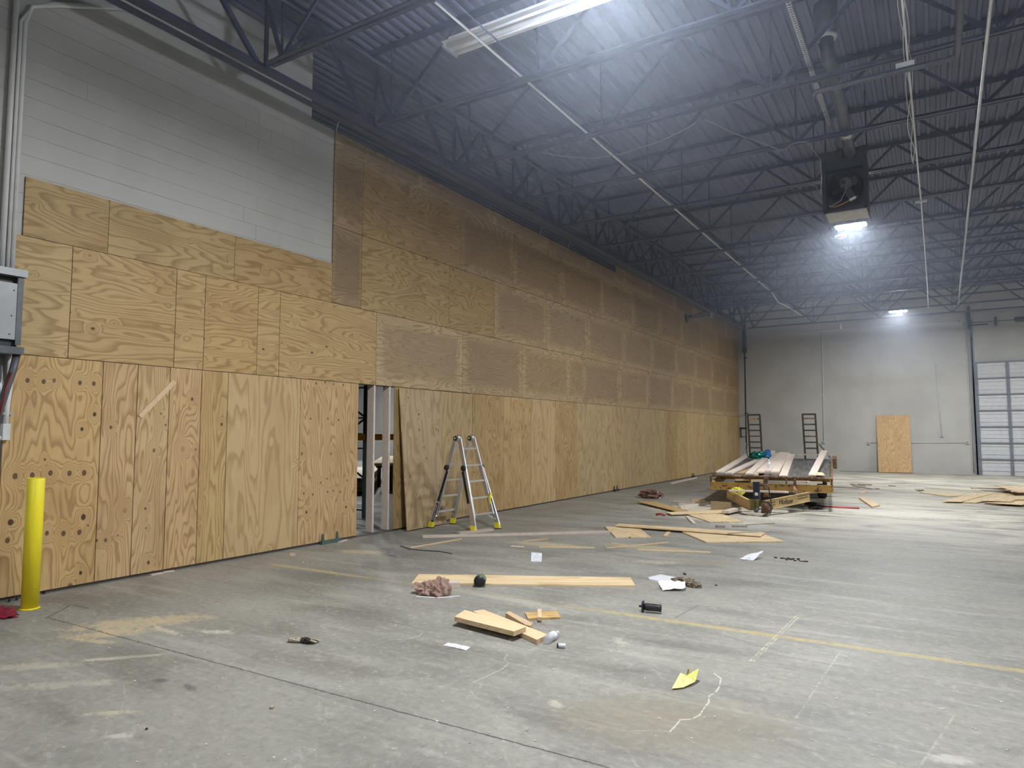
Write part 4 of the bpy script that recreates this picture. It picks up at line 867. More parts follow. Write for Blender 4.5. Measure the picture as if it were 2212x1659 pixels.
# ------------------------------------------------------------------ litter
def sheet_paper(name, corners, label, mat, bend=.02, cat='paper', n=8, th_=.0012, cr=0.0, seed=1):
    """corners: four 3-D points, bilinear patch with a little crease"""
    A, Bc, Cc, D = [Vector(q) for q in corners]; m_ = B(); top = []
    for i in range(n+1):
        for k in range(n+1):
            u, v = i/n, k/n
            p_ = (A*(1-u)+Bc*u)*(1-v) + (D*(1-u)+Cc*u)*v
            p_ = p_ + Vector((0, 0, bend*math.sin(math.pi*u)*math.sin(math.pi*v) + cr*abs(noise.noise(Vector((u*3.3+seed, v*3.3, seed))))))
            p_.z = max(p_.z, .002); top.append(p_)
    w_ = n+1; N = (Bc-A).cross(D-A).normalized()*th_
    fs = [(i*w_+k, (i+1)*w_+k, (i+1)*w_+k+1, i*w_+k+1) for i in range(n) for k in range(n)]; nn = len(top)
    edge = [i*w_ for i in range(n+1)] + [n*w_+k for k in range(1, n+1)] + [i*w_+n for i in range(n-1, -1, -1)] + [k for k in range(n-1, 0, -1)]
    fs2 = [tuple(q+nn for q in reversed(f)) for f in fs]; E_ = len(edge)
    m_.add(top+[q-N for q in top], fs+fs2+[(edge[i], edge[i]+nn, edge[(i+1) % E_]+nn, edge[(i+1) % E_]) for i in range(E_)])
    return solo(name, m_, mat, label, cat)
def ink_paper(name, base, lines):
    t = NT(name); gx, gy, gz = t.sep(t.obj())
    k = t.M('MULTIPLY', t.step(t.M('ABSOLUTE', t.M('SUBTRACT', t.M('FRACT', t.M('MULTIPLY', t.M('ADD', gz, gy), lines)), .5)), .30, .42, 1, 0), t.step(t.noise(t.obj(), 60, 3, .7), .45, .55))
    return t.done(t.mix(t.M('MULTIPLY', k, .35), base, (0.12, .12, .16)), .7)
INKW = ink_paper('printed_paper', (0.82, 0.83, 0.88), 60.0); INKY = ink_paper('noted_yellow_paper', (0.86, 0.84, 0.30), 26.0)
def onp(px, py, z): return onZ(px, py, z)
a = fl(1147, 1213); a2 = fl(1170, 1214); sheet_paper('paper_sheet', [a, a2, onY(1171, 1195, a2.y+.05), onY(1148, 1193, a.y+.05)], 'printed square sheet of paper propped up on the floor', INKW, .0)
sheet_paper('paper_sheet', [fl(957.6, 1394.7), fl(967.7, 1389), fl(1016, 1399), fl(1007, 1405.6)], 'narrow white receipt lying in the foreground left of the planks', INKW, .012, cr=.01)
poly_board('white_cover', [(1400, 1247), (1427, 1240.4), (1462, 1247), (1462, 1250), (1434.4, 1255.9), (1402, 1250)], .012, .001, 'flat white plastic cover right of the long plywood strip', 'cover', plain('glossy_white', (.85, .87, .92), .2, 0, .02))
p = [fl(1421, 1266), fl(1480, 1268), fl(1481, 1278), fl(1432, 1277)]; p[0].z = .05; p[2].z = .03; sheet_paper('paper_sheet', [p[0], p[1]+Vector((0, 0, .05)), p[2], p[3]], 'curled white paper below the flat white cover', PAPER, -.035, cr=.03, seed=4)
p = [fl(1597, 1209), fl(1628, 1211), fl(1650, 1206), fl(1618, 1204)]; sheet_paper('paper_sheet', [p[0], p[1], p[2]+Vector((0, 0, .09)), p[3]+Vector((0, 0, .03))], 'folded white paper far right on the open floor', PAPER, .03, cr=.04, seed=8)
# yellow note paper, folded
y0_ = fl(1451, 1491); y1_ = fl(1502, 1479); t0 = Vector((y0_.x+.10, y0_.y+.30, .07)); 
yp = B(); A_ = y0_+Vector((0, 0, .01)); B_ = y1_+Vector((0, 0, .02)); 
def up_at(px, py, ref, dy): return onY(px, py, ref.y+dy)
Cx = up_at(1510, 1443, y1_, .09); Mx = up_at(1483, 1459, y1_, .12); Dx = up_at(1470, 1453, y0_, .24); Ex = up_at(1488, 1478, y1_, -.0)
def thick(vs, fs, t_=.0015):
    n_ = len(vs); return B().add([Vector(v) for v in vs]+[Vector(v)-Vector((0, .0, t_)) for v in vs], list(fs)+[tuple(q+n_ for q in reversed(f)) for f in fs])
yt = thing('yellow_paper', 'folded yellow note paper standing on the foreground floor', 'paper', tuple(y0_))
Kx = up_at(1452, 1487, y0_, .0)
part('lower_fold', thick([A_, B_, Mx, Dx, up_at(1476, 1485, y0_, .06)], [(0, 4, 3), (4, 2, 3), (4, 1, 2)]), INKY, yt)
part('upper_fold', thick([B_+Vector((0, .004, 0)), Cx, Mx+Vector((0, .004, 0))], [(0, 1, 2)]), YPAPER, yt)
part('top_tab', thick([up_at(1482, 1461, y1_, .13), up_at(1486, 1460, y1_, .13), up_at(1490, 1444, y1_, .13), up_at(1485, 1447, y1_, .13)], [(0, 1, 2, 3)]), YELP, yt)
# brown plastic bag with white strips
c_ = fl(918, 1285); bg = thing('plastic_bag', 'crumpled translucent brown plastic bag by the long plywood strip', 'plastic bag', (c_.x, c_.y, 0))
part('left_bulge', crumple((c_.x-.02, c_.y+.05, .045), .17, .12, .10, 2, 1.7, amp=.55), BAGM, bg); c2 = fl(950, 1284)
part('right_bulge', crumple((c2.x+.01, c2.y, .055), .13, .13, .13, 5, 1.7, amp=.55), BAGM, bg)
fboard((899, 1288), (938, 1291), .018, .004, 'thin white plastic strip left under the brown bag', mat=PAPER, name='plastic_strip', cat='plastic strip'); fboard((945, 1291), (993, 1287.5), .018, .004, 'thin white plastic strip right under the brown bag', mat=PAPER, name='plastic_strip', cat='plastic strip')
c_ = fl(1406, 1076); solo('plastic_bag', crumple((c_.x, c_.y, .09), .36, .24, .15, 9, 1.8, 14, amp=.55), plain('brown_glossy', (.20, .12, .10), .18, 0, .3), 'dark brown glossy plastic bag on the floor left of the trailer', 'plastic bag', smooth=False)
c_ = fl(1478, 1262); solo('wrapper', crumple((c_.x, c_.y, .025), .17, .12, .05, 11, 1.8, amp=.6, rot=-.3), BROWNP, 'crumpled dark brown wrapper beside the white cover', 'wrapper'); 
c_ = fl(1500, 1268); solo('wrapper', crumple((c_.x, c_.y, .02), .10, .07, .04, 14, 1.8, amp=.6), BROWNP, 'small dark wrapper end right of the brown wrapper', 'wrapper')
c_ = fl(652, 1388); gl = thing('work_glove', 'dirty work glove lying on the foreground floor at left', 'glove', (c_.x, c_.y, 0))
part('cuff', crumple((c_.x-.05, c_.y-.02, .018), .07, .035, .022, 21, 3, 16, rot=.4), BEIGE, gl); part('palm', crumple((c_.x+.03, c_.y+.01, .02), .06, .035, .025, 22, 3, 16, rot=.2), MUD, gl)
for k in range(4): part('finger', B().tube([(c_.x+.05, c_.y-.01+.015*k, .015), (c_.x+.09, c_.y+.0+.018*k, .022), (c_.x+.125+.008*(k % 2), c_.y+.01+.02*k, .015)], .010, 8, .007), BEIGE if k % 2 else MUD, gl, True)
c_ = fl(1033, 1268); d_ = Vector((.35, -1, 0)).normalized(); d_ = Vector((.45, -.9, 0)); cu_ = thing('tape_core', 'green cylinder with black open end beside the long plywood strip', 'cylinder', (c_.x, c_.y, 0))
part('shell', B().lathe((c_.x-.03, c_.y+.10, .066), [(.045, 0), (.062, .03), (.065, .12), (.06, .13)], 20, d_), GREEN, cu_, True); part('end_cap', B().lathe(Vector((c_.x-.03, c_.y+.10, .066))+d_.normalized()*.12, [(.055, 0), (.058, .012), (.02, .014)], 20, d_), BLACK, cu_, True)
part('neck', B().tube([(c_.x-.03, c_.y+.10, .066), (c_.x-.07, c_.y+.15, .066)], .02, 10), BLACK, cu_, True)
c_ = fl(1390, 1322); to = thing('rotary_tool', 'black cylinder with spoked disk lying on the floor', 'tool', (c_.x, c_.y, 0)); dd = Vector((1, .15, 0)).normalized()
part('body', B().lathe(Vector((c_.x+.01, c_.y, .05)), [(.030, 0), (.034, .02), (.032, .13), (.036, .15), (.030, .155)], 18, dd), BLACK, to, True)
part('disk', B().lathe(Vector((c_.x-.01, c_.y, .05)), [(.05, 0), (.054, .006), (.054, .012), (.045, .014)], 24, dd), BLACK, to, True)
part('spindle', B().tube([Vector((c_.x-.04, c_.y-.005, .05)), Vector((c_.x, c_.y, .05))], .01, 8), DARKM, to, True)
# water bottles
def bottle(base, ax, L, r, label, cap=True):
    ax = Vector(ax).normalized(); b_ = thing('water_bottle', label, 'bottle', tuple(base))
    pr = [(.5*r, 0), (r, .008)] + [(r*(1-.07*(i % 2)), .01+L*.62*i/8) for i in range(9)] + [(r, L*.68), (r*.8, L*.78), (r*.4, L*.88), (r*.4, L*.94)]
    part('body', B().lathe(base, pr, 18, ax), CLEAR, b_, True); part('paper_label', B().lathe(Vector(base)+ax*L*.42, [(r*1.02, 0), (r*1.02, L*.2)], 18, ax), PAPER, b_, True)
    if cap: part('cap', B().lathe(Vector(base)+ax*L*.92, [(r*.45, 0), (r*.45, L*.06)], 14, ax), PAPER, b_, True)
c_ = fl(1180, 1392); e_ = fl(1208, 1374); ax = Vector((e_.x-c_.x, e_.y-c_.y, 0)).normalized(); bottle(Vector((c_.x, c_.y, .034)), ax, .23, .033, 'clear crushed water bottle lying at the end of the foreground planks')
c_ = fl(1209, 1400); e_ = Vector((.9, .35, 0)); ro = thing('battery', 'small white and black roll next to the lying water bottle', 'roll', (c_.x, c_.y, 0))
part('body', B().lathe((c_.x-.012, c_.y, .018), [(.017, 0), (.017, .055)], 16, e_), PAPER, ro, True); part('end', B().lathe((c_.x-.022, c_.y-.004, .018), [(.014, 0), (.0175, .003), (.0175, .013)], 16, e_), BLACK, ro, True)
c_ = fl(1426, 1114); solo('red_scrap', B().tube([(c_.x-.09, c_.y, .02), (c_.x, c_.y+.02, .035), (c_.x+.1, c_.y, .02)], .02, 8), REDP, 'small dark red object on the floor left of the plywood pieces', 'scrap', smooth=True)
c_ = fl(1707, 1209); cb = B()
for k in range(26):
    u = R.uniform(-.22, .22); v = R.uniform(-.10, .10); s_ = R.uniform(.008, .02); cb.box(c_.x+u-s_, c_.x+u+s_, c_.y+v-s_*.5, c_.y+v+s_*.5, .001, .001+s_*.7)
o = solo('debris_scatter', cb, MUD, 'scatter of tiny brown crumbs right of the folded white paper', 'debris'); o['kind'] = 'stuff'
c_ = fl(1479, 1241); solo('black_clip', B().beam((c_.x-.02, c_.y+.03, .008), (c_.x+.02, c_.y-.03, .008), .02, .014), BLACK, 'tiny black clip behind the white cover', 'clip')
# wire tangle
def scr(px, py, label, seed, w_=.5):
    c_ = fl(px, py); rr = random.Random(seed); pts = []
    for i in range(60):
        t_ = i/59; pts.append((c_.x+w_*(t_-.5)+.07*math.cos(i*.9), c_.y+.06*math.sin(i*.9)+.05*math.sin(t_*7), .006+.01*abs(math.sin(i*.5))))
    solo('wire_coil', B().tube(pts, .002, 4), GREYBOX, label, 'wire', 'wire coils', True)
scr(850, 1189, 'thin curly wire on the floor, upper coil near the opening', 1, .45); scr(857, 1201, 'thin curly wire on the floor, lower coil near the opening', 2, .45)
pipe('dark_wire', [fl(865, 1179, .006), fl(885, 1186, .006), fl(915, 1189, .006), fl(950, 1191, .006), fl(977, 1196, .006)], .006, DARKM, 'thin dark wire crossing below the long pale stick', 'wire', n=5)
# rack anchor brackets at the wall foot
for px, l_ in ((717, 'green channel bracket at the wall foot left of the opening'), (1330, 'dark bracket at the plywood foot in mid distance'), (1497, 'dark bracket at the far plywood foot near the trailer')):
    q = onX(px, 1000, XW+.02).y; wd_ = .40 if px == 717 else .30; t_ = thing('floor_bracket', l_, 'bracket', (XW+.05, q, 0), 'steel brackets at the wall foot')
    part('channel', B().box(XW+.001, XW+.06, q-wd_/2, q+wd_/2, .001, .012).box(XW+.05, XW+.06, q-wd_/2, q+wd_/2, .012, .06).box(XW+.001, XW+.008, q-wd_/2, q+wd_/2, .012, .05), RGREEN if px == 717 else DARKM, t_)
    for s in (-1, 1): part('upright_tab', B().add([(XW+.006, q+s*wd_*.36-.03, .01), (XW+.006, q+s*wd_*.36+.03, .01), (XW+.006, q+s*wd_*.36+.012, .15), (XW+.006, q+s*wd_*.36-.012, .15), (XW+.02, q+s*wd_*.36-.03, .01), (XW+.02, q+s*wd_*.36+.03, .01), (XW+.02, q+s*wd_*.36+.012, .15), (XW+.02, q+s*wd_*.36-.012, .15)],
        [(0, 1, 2, 3), (7, 6, 5, 4), (0, 4, 5, 1), (1, 5, 6, 2), (2, 6, 7, 3), (3, 7, 4, 0)]), RGREEN if px == 717 else DARKM, t_)
# ------------------------------------------------------------------ ladder
ld = thing('step_ladder', 'aluminium multi-position ladder with yellow feet standing open by the plywood wall', 'ladder', (-7.0, 9.8, 0))
FB = [Vector((-6.57, 9.47, 0)), Vector((-6.47, 10.05, 0))]; FA = [Vector((-7.53, 9.53, 0)), Vector((-7.51, 10.14, 0))]
HT = [Vector((-7.0, 9.57, 1.56)), Vector((-7.0, 9.99, 1.56))]
def lerp(a, b, t): return a*(1-t)+b*t
for side, feet, sg in (('camera', FB, 1), ('wall', FA, -1)):
    q = [lerp(feet[0], HT[0], .66), lerp(feet[1], HT[1], .66)]      # lock height
    for i in (0, 1):
        tin = HT[i] + Vector((sg*.045, 0, 0)); yi = Vector((0, 1 if i == 0 else -1, 0))
        lowin = lerp(feet[i], tin, .16) + yi*.05
        part('inner_rail', B().beam(tin, lowin, .028, .07, up=(1, 0, 0)), ALU, ld)
        part('outer_rail', B().beam(lerp(feet[i], tin, .68), feet[i]+Vector((0, 0, .06)), .03, .085, up=(1, 0, 0)), ALU, ld)
        part('rail_lock', B().lathe(lerp(feet[i], tin, .675)-yi*.04+Vector((sg*.0, 0, 0)), [(.045, 0), (.05, .015), (.04, .05)], 16, yi), BLACK, ld, True)
        ft = feet[i]; part('foot', B().add([(ft.x-.045, ft.y-.03, .014), (ft.x+.045, ft.y-.03, .014), (ft.x+.045, ft.y+.03, .014), (ft.x-.045, ft.y+.03, .014), (ft.x-.05-sg*.02, ft.y-.03, .11), (ft.x+.04-sg*.02, ft.y-.03, .11), (ft.x+.04-sg*.02, ft.y+.03, .11), (ft.x-.05-sg*.02, ft.y+.03, .11)],
             [(0, 3, 2, 1), (4, 5, 6, 7), (0, 1, 5, 4), (1, 2, 6, 5), (2, 3, 7, 6), (3, 0, 4, 7)]), YELP, ld)
        part('foot_pad', B().box(ft.x-.05, ft.x+.05, ft.y-.034, ft.y+.034, .001, .016), BLACK, ld)
    for z in (.28, .55, .83, 1.10, 1.38):
        t_ = z/1.56; a = lerp(feet[0], HT[0]+Vector((sg*.045, 0, 0)), t_); b = lerp(feet[1], HT[1]+Vector((sg*.045, 0, 0)), t_)
        ins = .03 if z < 1.0 else .0
        part('rung', B().beam(a+Vector((0, .0, 0)), b, .055, .03), ALU, ld)
    for i in (0, 1):
        yi = Vector((0, 1 if i == 0 else -1, 0)); a = lerp(feet[i], HT[i], .10); b = lerp(feet[0], feet[1], .25 if i == 0 else .75)*.82+HT[0]*.18; b = Vector((b.x, b.y, .27))
        part('corner_brace', B().tube([a, b], .008, 6), ALU, ld)
for i in (0, 1):
    yi = Vector((0, 1, 0)); part('hinge', B().lathe(HT[i]-yi*.03+Vector((0, 0, .0)), [(.05, 0), (.062, .008), (.062, .052), (.05, .06)], 20, yi), GALV, ld, True)
    part('hinge_knob', B().lathe(HT[i]+Vector((-.02, -.05, 0)), [(.022, 0), (.042, .008), (.042, .02)], 16, yi), BLACK, ld, True)
    part('hinge_label', B().lathe(HT[i]+Vector((-.02, -.053, 0)), [(.014, 0), (.018, .004)], 12, yi), YELP, ld)
for feet, sg, nm in ((FA, -1, 'wall'), (FB, 1, 'cam')):
    a = lerp(feet[0], HT[0], .64); b = lerp(feet[0], HT[0], .30)
    part('rail_decal', B().beam(a-Vector((0, .0165, 0)), b-Vector((0, .0165, 0)), .003, .05, up=(1, 0, 0)), BLACK, ld)
a = lerp(FA[0], HT[0], .28); b = lerp(FA[0], HT[0], .07); part('rail_decal', B().beam(a-Vector((0, .0165, 0)), b-Vector((0, .0165, 0)), .003, .05, up=(1, 0, 0)), BLACK, ld)
part('red_yellow_strap', B().tube([(-6.58, 10.0, .62), (-6.60, 9.98, .5), (-6.6, 9.98, .42)], .022, 8), YELP, ld, True)
def text_part(name, txt, size, mat, M, parent, depth=.001):
    cu_ = bpy.data.curves.new(name, 'FONT'); cu_.body = txt; cu_.size = size; cu_.extrude = depth; cu_.align_x = 'CENTER'; cu_.align_y = 'CENTER'
    tmp = bpy.data.objects.new(name, cu_); COL.objects.link(tmp); bpy.context.view_layer.update()
    me = bpy.data.meshes.new_from_object(tmp.evaluated_get(bpy.context.evaluated_depsgraph_get())); bpy.data.objects.remove(tmp, do_unlink=True)
    me.materials.clear(); me.materials.append(mat); o = link(name, me, parent)
    M = M.copy(); M.translation -= WORLDLOC[parent.name]; o.matrix_local = M; return o
d0 = (a-b).normalized(); nrm = Vector((0, -1, 0)); M = Matrix((d0, nrm.cross(d0), nrm)).transposed().to_4x4(); M.translation = (a+b)/2 + Vector((0, -.0195, 0))
text_part('rail_lettering', 'GORILLA LADDERS', .034, PAPER, M, ld)
# ------------------------------------------------------------------ trailer
TH = math.radians(6.5); TO = Vector((-3.09, 15.75, 0)); TX = Vector((math.cos(TH), math.sin(TH), 0)); TY = Vector((-math.sin(TH), math.cos(TH), 0))
SL = .042
def T(x, y, z, tilt=True): return TO + TX*x + TY*y + Vector((0, 0, z + (SL*y if tilt else 0)))
tr = thing('flatbed_trailer', 'weathered yellow flatbed trailer loaded with boards, its drawbar on the floor', 'trailer', tuple(TO))
def tb(a, b, w, h, m_=None): return (m_ or B()).beam(T(*a), T(*b), w, h)
HW = 1.235
part('front_beam', tb((-HW, 0, .475), (HW, 0, .475), .05, .16).beam(T(-HW, -.03, .40), T(HW, -.03, .40), .06, .012).beam(T(-HW, -.03, .553), T(HW, -.03, .553), .06, .012), TRAIL, tr)
part('front_rail', B().tube([T(-HW, -.02, .70), T(HW, -.02, .70)], .022, 8), RUST, tr)
for s in (-1, 1):
    part('side_beam', tb((s*HW, 0, .475), (s*HW, 5.6, .475), .06, .16), TRAIL, tr)
    part('side_rail', tb((s*(HW+.01), 0, .68), (s*(HW+.01), 5.6, .68), .04, .06), RUST, tr)
for xx in (-HW, -.4, .35, HW): part('rail_post', tb((xx, -.01, .55), (xx, -.01, .70), .03, .03), RUST, tr)
for yy in (1.2, 2.4, 3.6, 4.8, 5.58): part('cross_member', tb((-HW, yy, .56), (HW, yy, .56), .06, .12), TRAIL, tr)
dk = B().box(-HW+.03, HW-.03, .35, 5.6, 0, .045); 
do = link('plank_deck', mesh_of(dk, 'plank_deck', DWOOD), tr); Mx_ = Matrix((TX, (TY+Vector((0, 0, SL))).normalized(), TX.cross((TY+Vector((0, 0, SL))).normalized()))).transposed().to_4x4(); Mx_.translation = T(0, 0, .64)-TO; do.matrix_local = Mx_
WORLDLOC[do.name] = TO
# drawbar
tip = (.0, -1.45)
L0, L1 = T(-.90, .05, .31, False), T(-.26, -1.38, .20, False); R0, R1 = T(.80, -.02, .31, False), T(-.01, -1.38, .20, False)
for a_, b_ in ((L0, L1), (R0, R1)):
    m_ = B().beam(a_, b_, .012, .19).beam(a_+Vector((0, 0, .095)), b_+Vector((0, 0, .095)), .06, .010).beam(a_-Vector((0, 0, .095)), b_-Vector((0, 0, .095)), .06, .010)
    part('drawbar_leg', m_, TRAIL2, tr)
part('coupler_plate', B().beam(T(-0.210, -1.42, .11, False), T(-0.210, -1.42, .33, False), .10, .05).beam(T(-0.120, -1.42, .11, False), T(-0.120, -1.42, .33, False), .05, .10), plain('olive_plate', (.16, .13, .03), .5, .2, .3), tr)
part('coupler_box', B().beam(T(0.020, -1.38, .06, False), T(0.020, -1.38, .27, False), .13, .13), RUST, tr)
ck = B().lathe(T(-0.140, -1.5, .12, False), [(.03, -.04), (.045, 0), (.03, .04)], 14, (0, 0, 1)); part('coupler_ball', ck, STEEL, tr, True)
part('jack_post', B().beam(T(-0.140, -1.30, .29, False), T(-0.140, -1.30, .67, False), .12, .10), plain('navy_enamel', (.02, .03, .06), .35, .2), tr)
part('jack_label', B().beam(T(-0.140, -1.357, .40, False), T(-0.140, -1.357, .46, False), .06, .003), PAPER, tr)
part('jack_crank', B().tube([T(-0.110, -1.28, .60, False), T(0.070, -1.28, .60, False), T(0.090, -1.28, .55, False), T(0.130, -1.25, .25, False)], .012, 6), DARKM, tr, True)
part('support_post', B().beam(T(-.06, -.12, .28, False), T(-.06, -.12, .70, False), .09, .09), RUST, tr)
part('support_post', B().beam(T(.52, -.10, .28, False), T(.52, -.10, .68, False), .05, .06), RUST, tr)
def chain(pts, n_, r_, name='safety_chain'):
    m_ = B(); tot = [Vector(q) for q in pts]
    for i in range(n_):
        t_ = i/(n_-1)*(len(tot)-1); k = min(int(t_), len(tot)-2); p_ = lerp(tot[k], tot[k+1], t_-k); d = (tot[k+1]-tot[k]).normalized()
        s = d.cross(Vector((0, 1, 0))).normalized() if i % 2 else d.cross(d.cross(Vector((0, 1, 0)))).normalized()
        lp = [p_+d*(r_*1.5*math.cos(a_*math.pi/4))+s*(r_*math.sin(a_*math.pi/4)) for a_ in range(9)]; m_.tube(lp, r_*.28, 5, caps=False)
    return part(name, m_, MUD, tr, True)
chain([T(-0.030, -1.45, .30, False), T(0.050, -1.48, .29, False), T(0.130, -1.44, .27, False), T(0.130, -1.47, .15, False), T(0.060, -1.5, .05, False), T(0.010, -1.5, .03, False)], 22, .018)
chain([T(0.080, -1.44, .28, False), T(0.150, -1.40, .18, False), T(0.110, -1.46, .06, False)], 12, .018)
part('drawbar_gusset', B().add([T(.5, -.1, .55), T(.5, -.55, .42, False), T(.62, -.1, .30), T(.52, -.1, .55), T(.52, -.55, .42, False), T(.64, -.1, .30)], [(0, 1, 2), (5, 4, 3), (0, 3, 4, 1), (1, 4, 5, 2), (2, 5, 3, 0)]), RUST, tr)
nv = (R1-R0).normalized(); out = nv.cross(Vector((0, 0, 1))).normalized()
if out.dot(Vector((0, 0, HC))-R0) < 0: out = -out
rt = Vector((0, 0, 1)).cross(out).normalized(); up_ = out.cross(rt); M = Matrix((rt, up_, out)).transposed().to_4x4(); M.translation = lerp(R0, R1, .53)+out*.010+Vector((0, 0, -.005))
text_part('lettering', 'Hudson', .15, BLACK, M, tr, .002)
for dz_ in (.03, -.02):
    a_ = lerp(R0, R1, .28)+out*.009+Vector((0, 0, dz_+.02)); b_ = lerp(R0, R1, .05)+out*.009+Vector((0, 0, dz_+.02)); part('pin_stripe', B().beam(a_, b_, .003, .012), BLACK, tr)
    a_ = lerp(R0, R1, .76)+out*.009+Vector((0, 0, dz_)); b_ = lerp(R0, R1, .97)+out*.009+Vector((0, 0, dz_)); part('pin_stripe', B().beam(a_, b_, .003, .012), BLACK, tr)
for s in (-1, 1):
    for yy in (3.4, 4.3):
        c_ = T(s*1.0, yy, .38, False)
        w_ = part('wheel', B().lathe(c_-TX*.11, [(.20, 0), (.34, .0), (.375, .03), (.38, .06), (.38, .16), (.375, .19), (.34, .22), (.20, .22)], 30, TX), RUBBER, tr, True)
        part('rim', B().lathe(c_-TX*.09, [(.05, 0), (.19, .0), (.20, .02), (.20, .16), (.19, .18)], 20, TX), GREYBOX, w_, True)
def ramp(x0, top):
    rm = B(); w_ = .34; h_ = 1.42; base = T(x0, 5.66, .55); lean = .03
    for s in (-1, 1): rm.beam(base+TX*(s*w_/2), base+TX*(s*w_/2-.05)+Vector((0, lean, h_)), .045, .05)
    rm.beam(base+TX*(-w_/2-.07)+Vector((0, lean, h_)), base+TX*(w_/2-.03)+Vector((0, lean, h_)), .05, .05)
    ro_ = part('loading_ramp', rm, MUD, tr)
    for i in range(8):
        zz = h_*(i+.5)/8.2; part('ramp_bar', B().beam(base+TX*(-w_/2-.05*zz/h_)+Vector((0, lean*zz/h_, zz)), base+TX*(w_/2-.05*zz/h_)+Vector((0, lean*zz/h_, zz)), .05, .04), RUST if i % 3 == 1 else MUD, ro_)
ramp(-.80, 0); ramp(.72, 0)
chain([T(.93, 5.6, 1.1), T(1.05, 5.5, .95), T(1.2, 5.3, .75)], 16, .02, 'ramp_chain'); chain([T(-1.05, 5.6, 1.1), T(-1.08, 5.6, .95), T(-1.04, 5.6, .72)], 12, .02, 'ramp_chain')
part('rear_bracket', tb((HW+.08, 5.2, .45), (HW+.08, 5.2, .80), .10, .08), RUST, tr)
# load: boards on the sloping deck
nrm_ = TX.cross((TY+Vector((0, 0, SL))).normalized()); 
def onDeck(px, py, h=.685):
    d = ray(px, py); P0 = T(0, 0, h); return C_OPT + d*((P0-C_OPT).dot(nrm_)/d.dot(nrm_))
s6 = lambda a, b_: (1480+a/6.144, 960+b_/6.144)
loads = [((452, 372), (835, 138), .165, .038, .0, 'outermost pale board on the left side of the trailer bed', PINEPALE, 1.1),
 ((575, 385), (1030, 178), .165, .038, .0, 'second pale board from the left on the trailer bed', PINEPALE, 1.1),
 ((725, 385), (985, 285), .14, .012, .0, 'thin orange plywood strip between boards on the trailer bed', PLY, 1.1),
 ((845, 395), (1160, 90), .155, .038, .042, 'pale board whose rear end lies highest left of centre on the trailer', PINEPALE, 1.05),
 ((935, 405), (1215, 120), .10, .038, .0, 'narrow pale board beside the central stack on the trailer', PINEPALE, 1.0),
 ((990, 372), (1255, 150), .165, .038, .045, 'pale board upper left of the central stack on the trailer', PINEPALE, 1.1),
 ((1090, 385), (1290, 135), .165, .038, .0, 'lower board of the central stack carrying the bottle board', PINEGREY, 1.1),
 ((1090, 355), (1290, 110), .165, .038, .045, 'board on the central stack with the small water bottle', PINEPALE, 1.15),
 ((1190, 400), (1345, 130), .165, .038, .0, 'lower board right of the bottle board on the trailer', PINEGREY, 1.1),
 ((1190, 372), (1345, 115), .165, .038, .045, 'upper board right of the bottle board on the trailer', PINEPALE, 1.15),
 ((1300, 425), (1415, 135), .165, .038, .0, 'rightmost pale board of the central stack on the trailer', PINEPALE, 1.15)]
for a_, b_, w_, t_, hh, l_, mt_, ti in loads:
    pa = onDeck(*s6(*a_), .69+hh+t_/2); pb = onDeck(*s6(*b_), .69+hh+t_/2); d = nrm_*(t_/2)
    board('lumber_board', pa-d, pb-d, w_, t_, l_, 'lumber', mt_, ti, 'boards lying on the trailer')
pa = onDeck(*s6(1685, 425), .71); pb = onDeck(*s6(1850, 175), .80); dr = (pb-pa)
board('lumber_board', pa, pa+dr*1.0+Vector((0, 0, .16)), .15, .038, 'long pale board along the right side of the trailer, rear end raised', 'lumber', PINEPALE, 1.15, 'boards lying on the trailer')
pa = T(.35, 5.35, .80); pb = T(1.75, 5.25, .82); board('lumber_board', pa, pb, .09, .04, 'grey board laid crosswise over the trailer rear end', 'lumber', PINEGREY, 1.3)
pa = T(1.0, .2, .735); pb = T(.93, .75, .745); board('plywood_scrap', pa, pb, .24, .012, 'small yellowish plywood scrap at the trailer front right corner', 'plywood offcut', PLYFLOOR, 1.15)
for i, (xa, xb, yy, l_) in enumerate(((-.75, -.45, .25, 'short block tucked under the left front of the trailer bed'), (-.45, -.15, .20, 'short board tucked under the front of the trailer bed, centre left'), (.5, .8, .22, 'short board tucked under the front of the trailer bed, centre right'), (.75, 1.05, .15, 'pale plywood piece tucked at the trailer right front'))):
    board('wood_offcut', T(xa, yy, .565), T(xb, yy+.05, .565), .12, .04, l_, 'wood offcut', PINE if i < 2 else PINEPALE, 1.0)
board('lumber_board', T(-.75, -.75, .415, False), T(.42, -.62, .415, False), .10, .035, 'white board lying across the trailer drawbar legs', 'lumber', PINEPALE, 1.2)
board('wood_offcut', T(-1.15, -.62, .0, False), T(-.72, -.70, .0, False), .05, .18, 'tan timber standing on edge left of the drawbar', 'lumber', PINE, .7)
board('wood_offcut', T(-1.35, -.75, .001, False), T(-1.35, -.75, .20, False), .09, .09, 'small upright wood block standing left of the trailer', 'wood offcut', PINEPALE, .9)
bt = onDeck(*s6(1112, 318), .78); bottle(bt, (0, 0, 1), .22, .032, 'small clear water bottle standing on the boards of the trailer')
c_ = onDeck(1640, 986, .80); fb_ = thing('film_bundle', 'crumpled green and blue plastic film on the rear left of the trailer bed', 'plastic film', tuple(c_))
part('green_film', crumple((c_.x-.05, c_.y, c_.z+.02), .28, .2, .13, 31, 1.8, 13, amp=.6, flat=False), TARP, fb_); part('blue_film', crumple((c_.x+.22, c_.y, c_.z+.07), .12, .14, .15, 35, 1.8, 12, amp=.6, flat=False), TARPB, fb_)
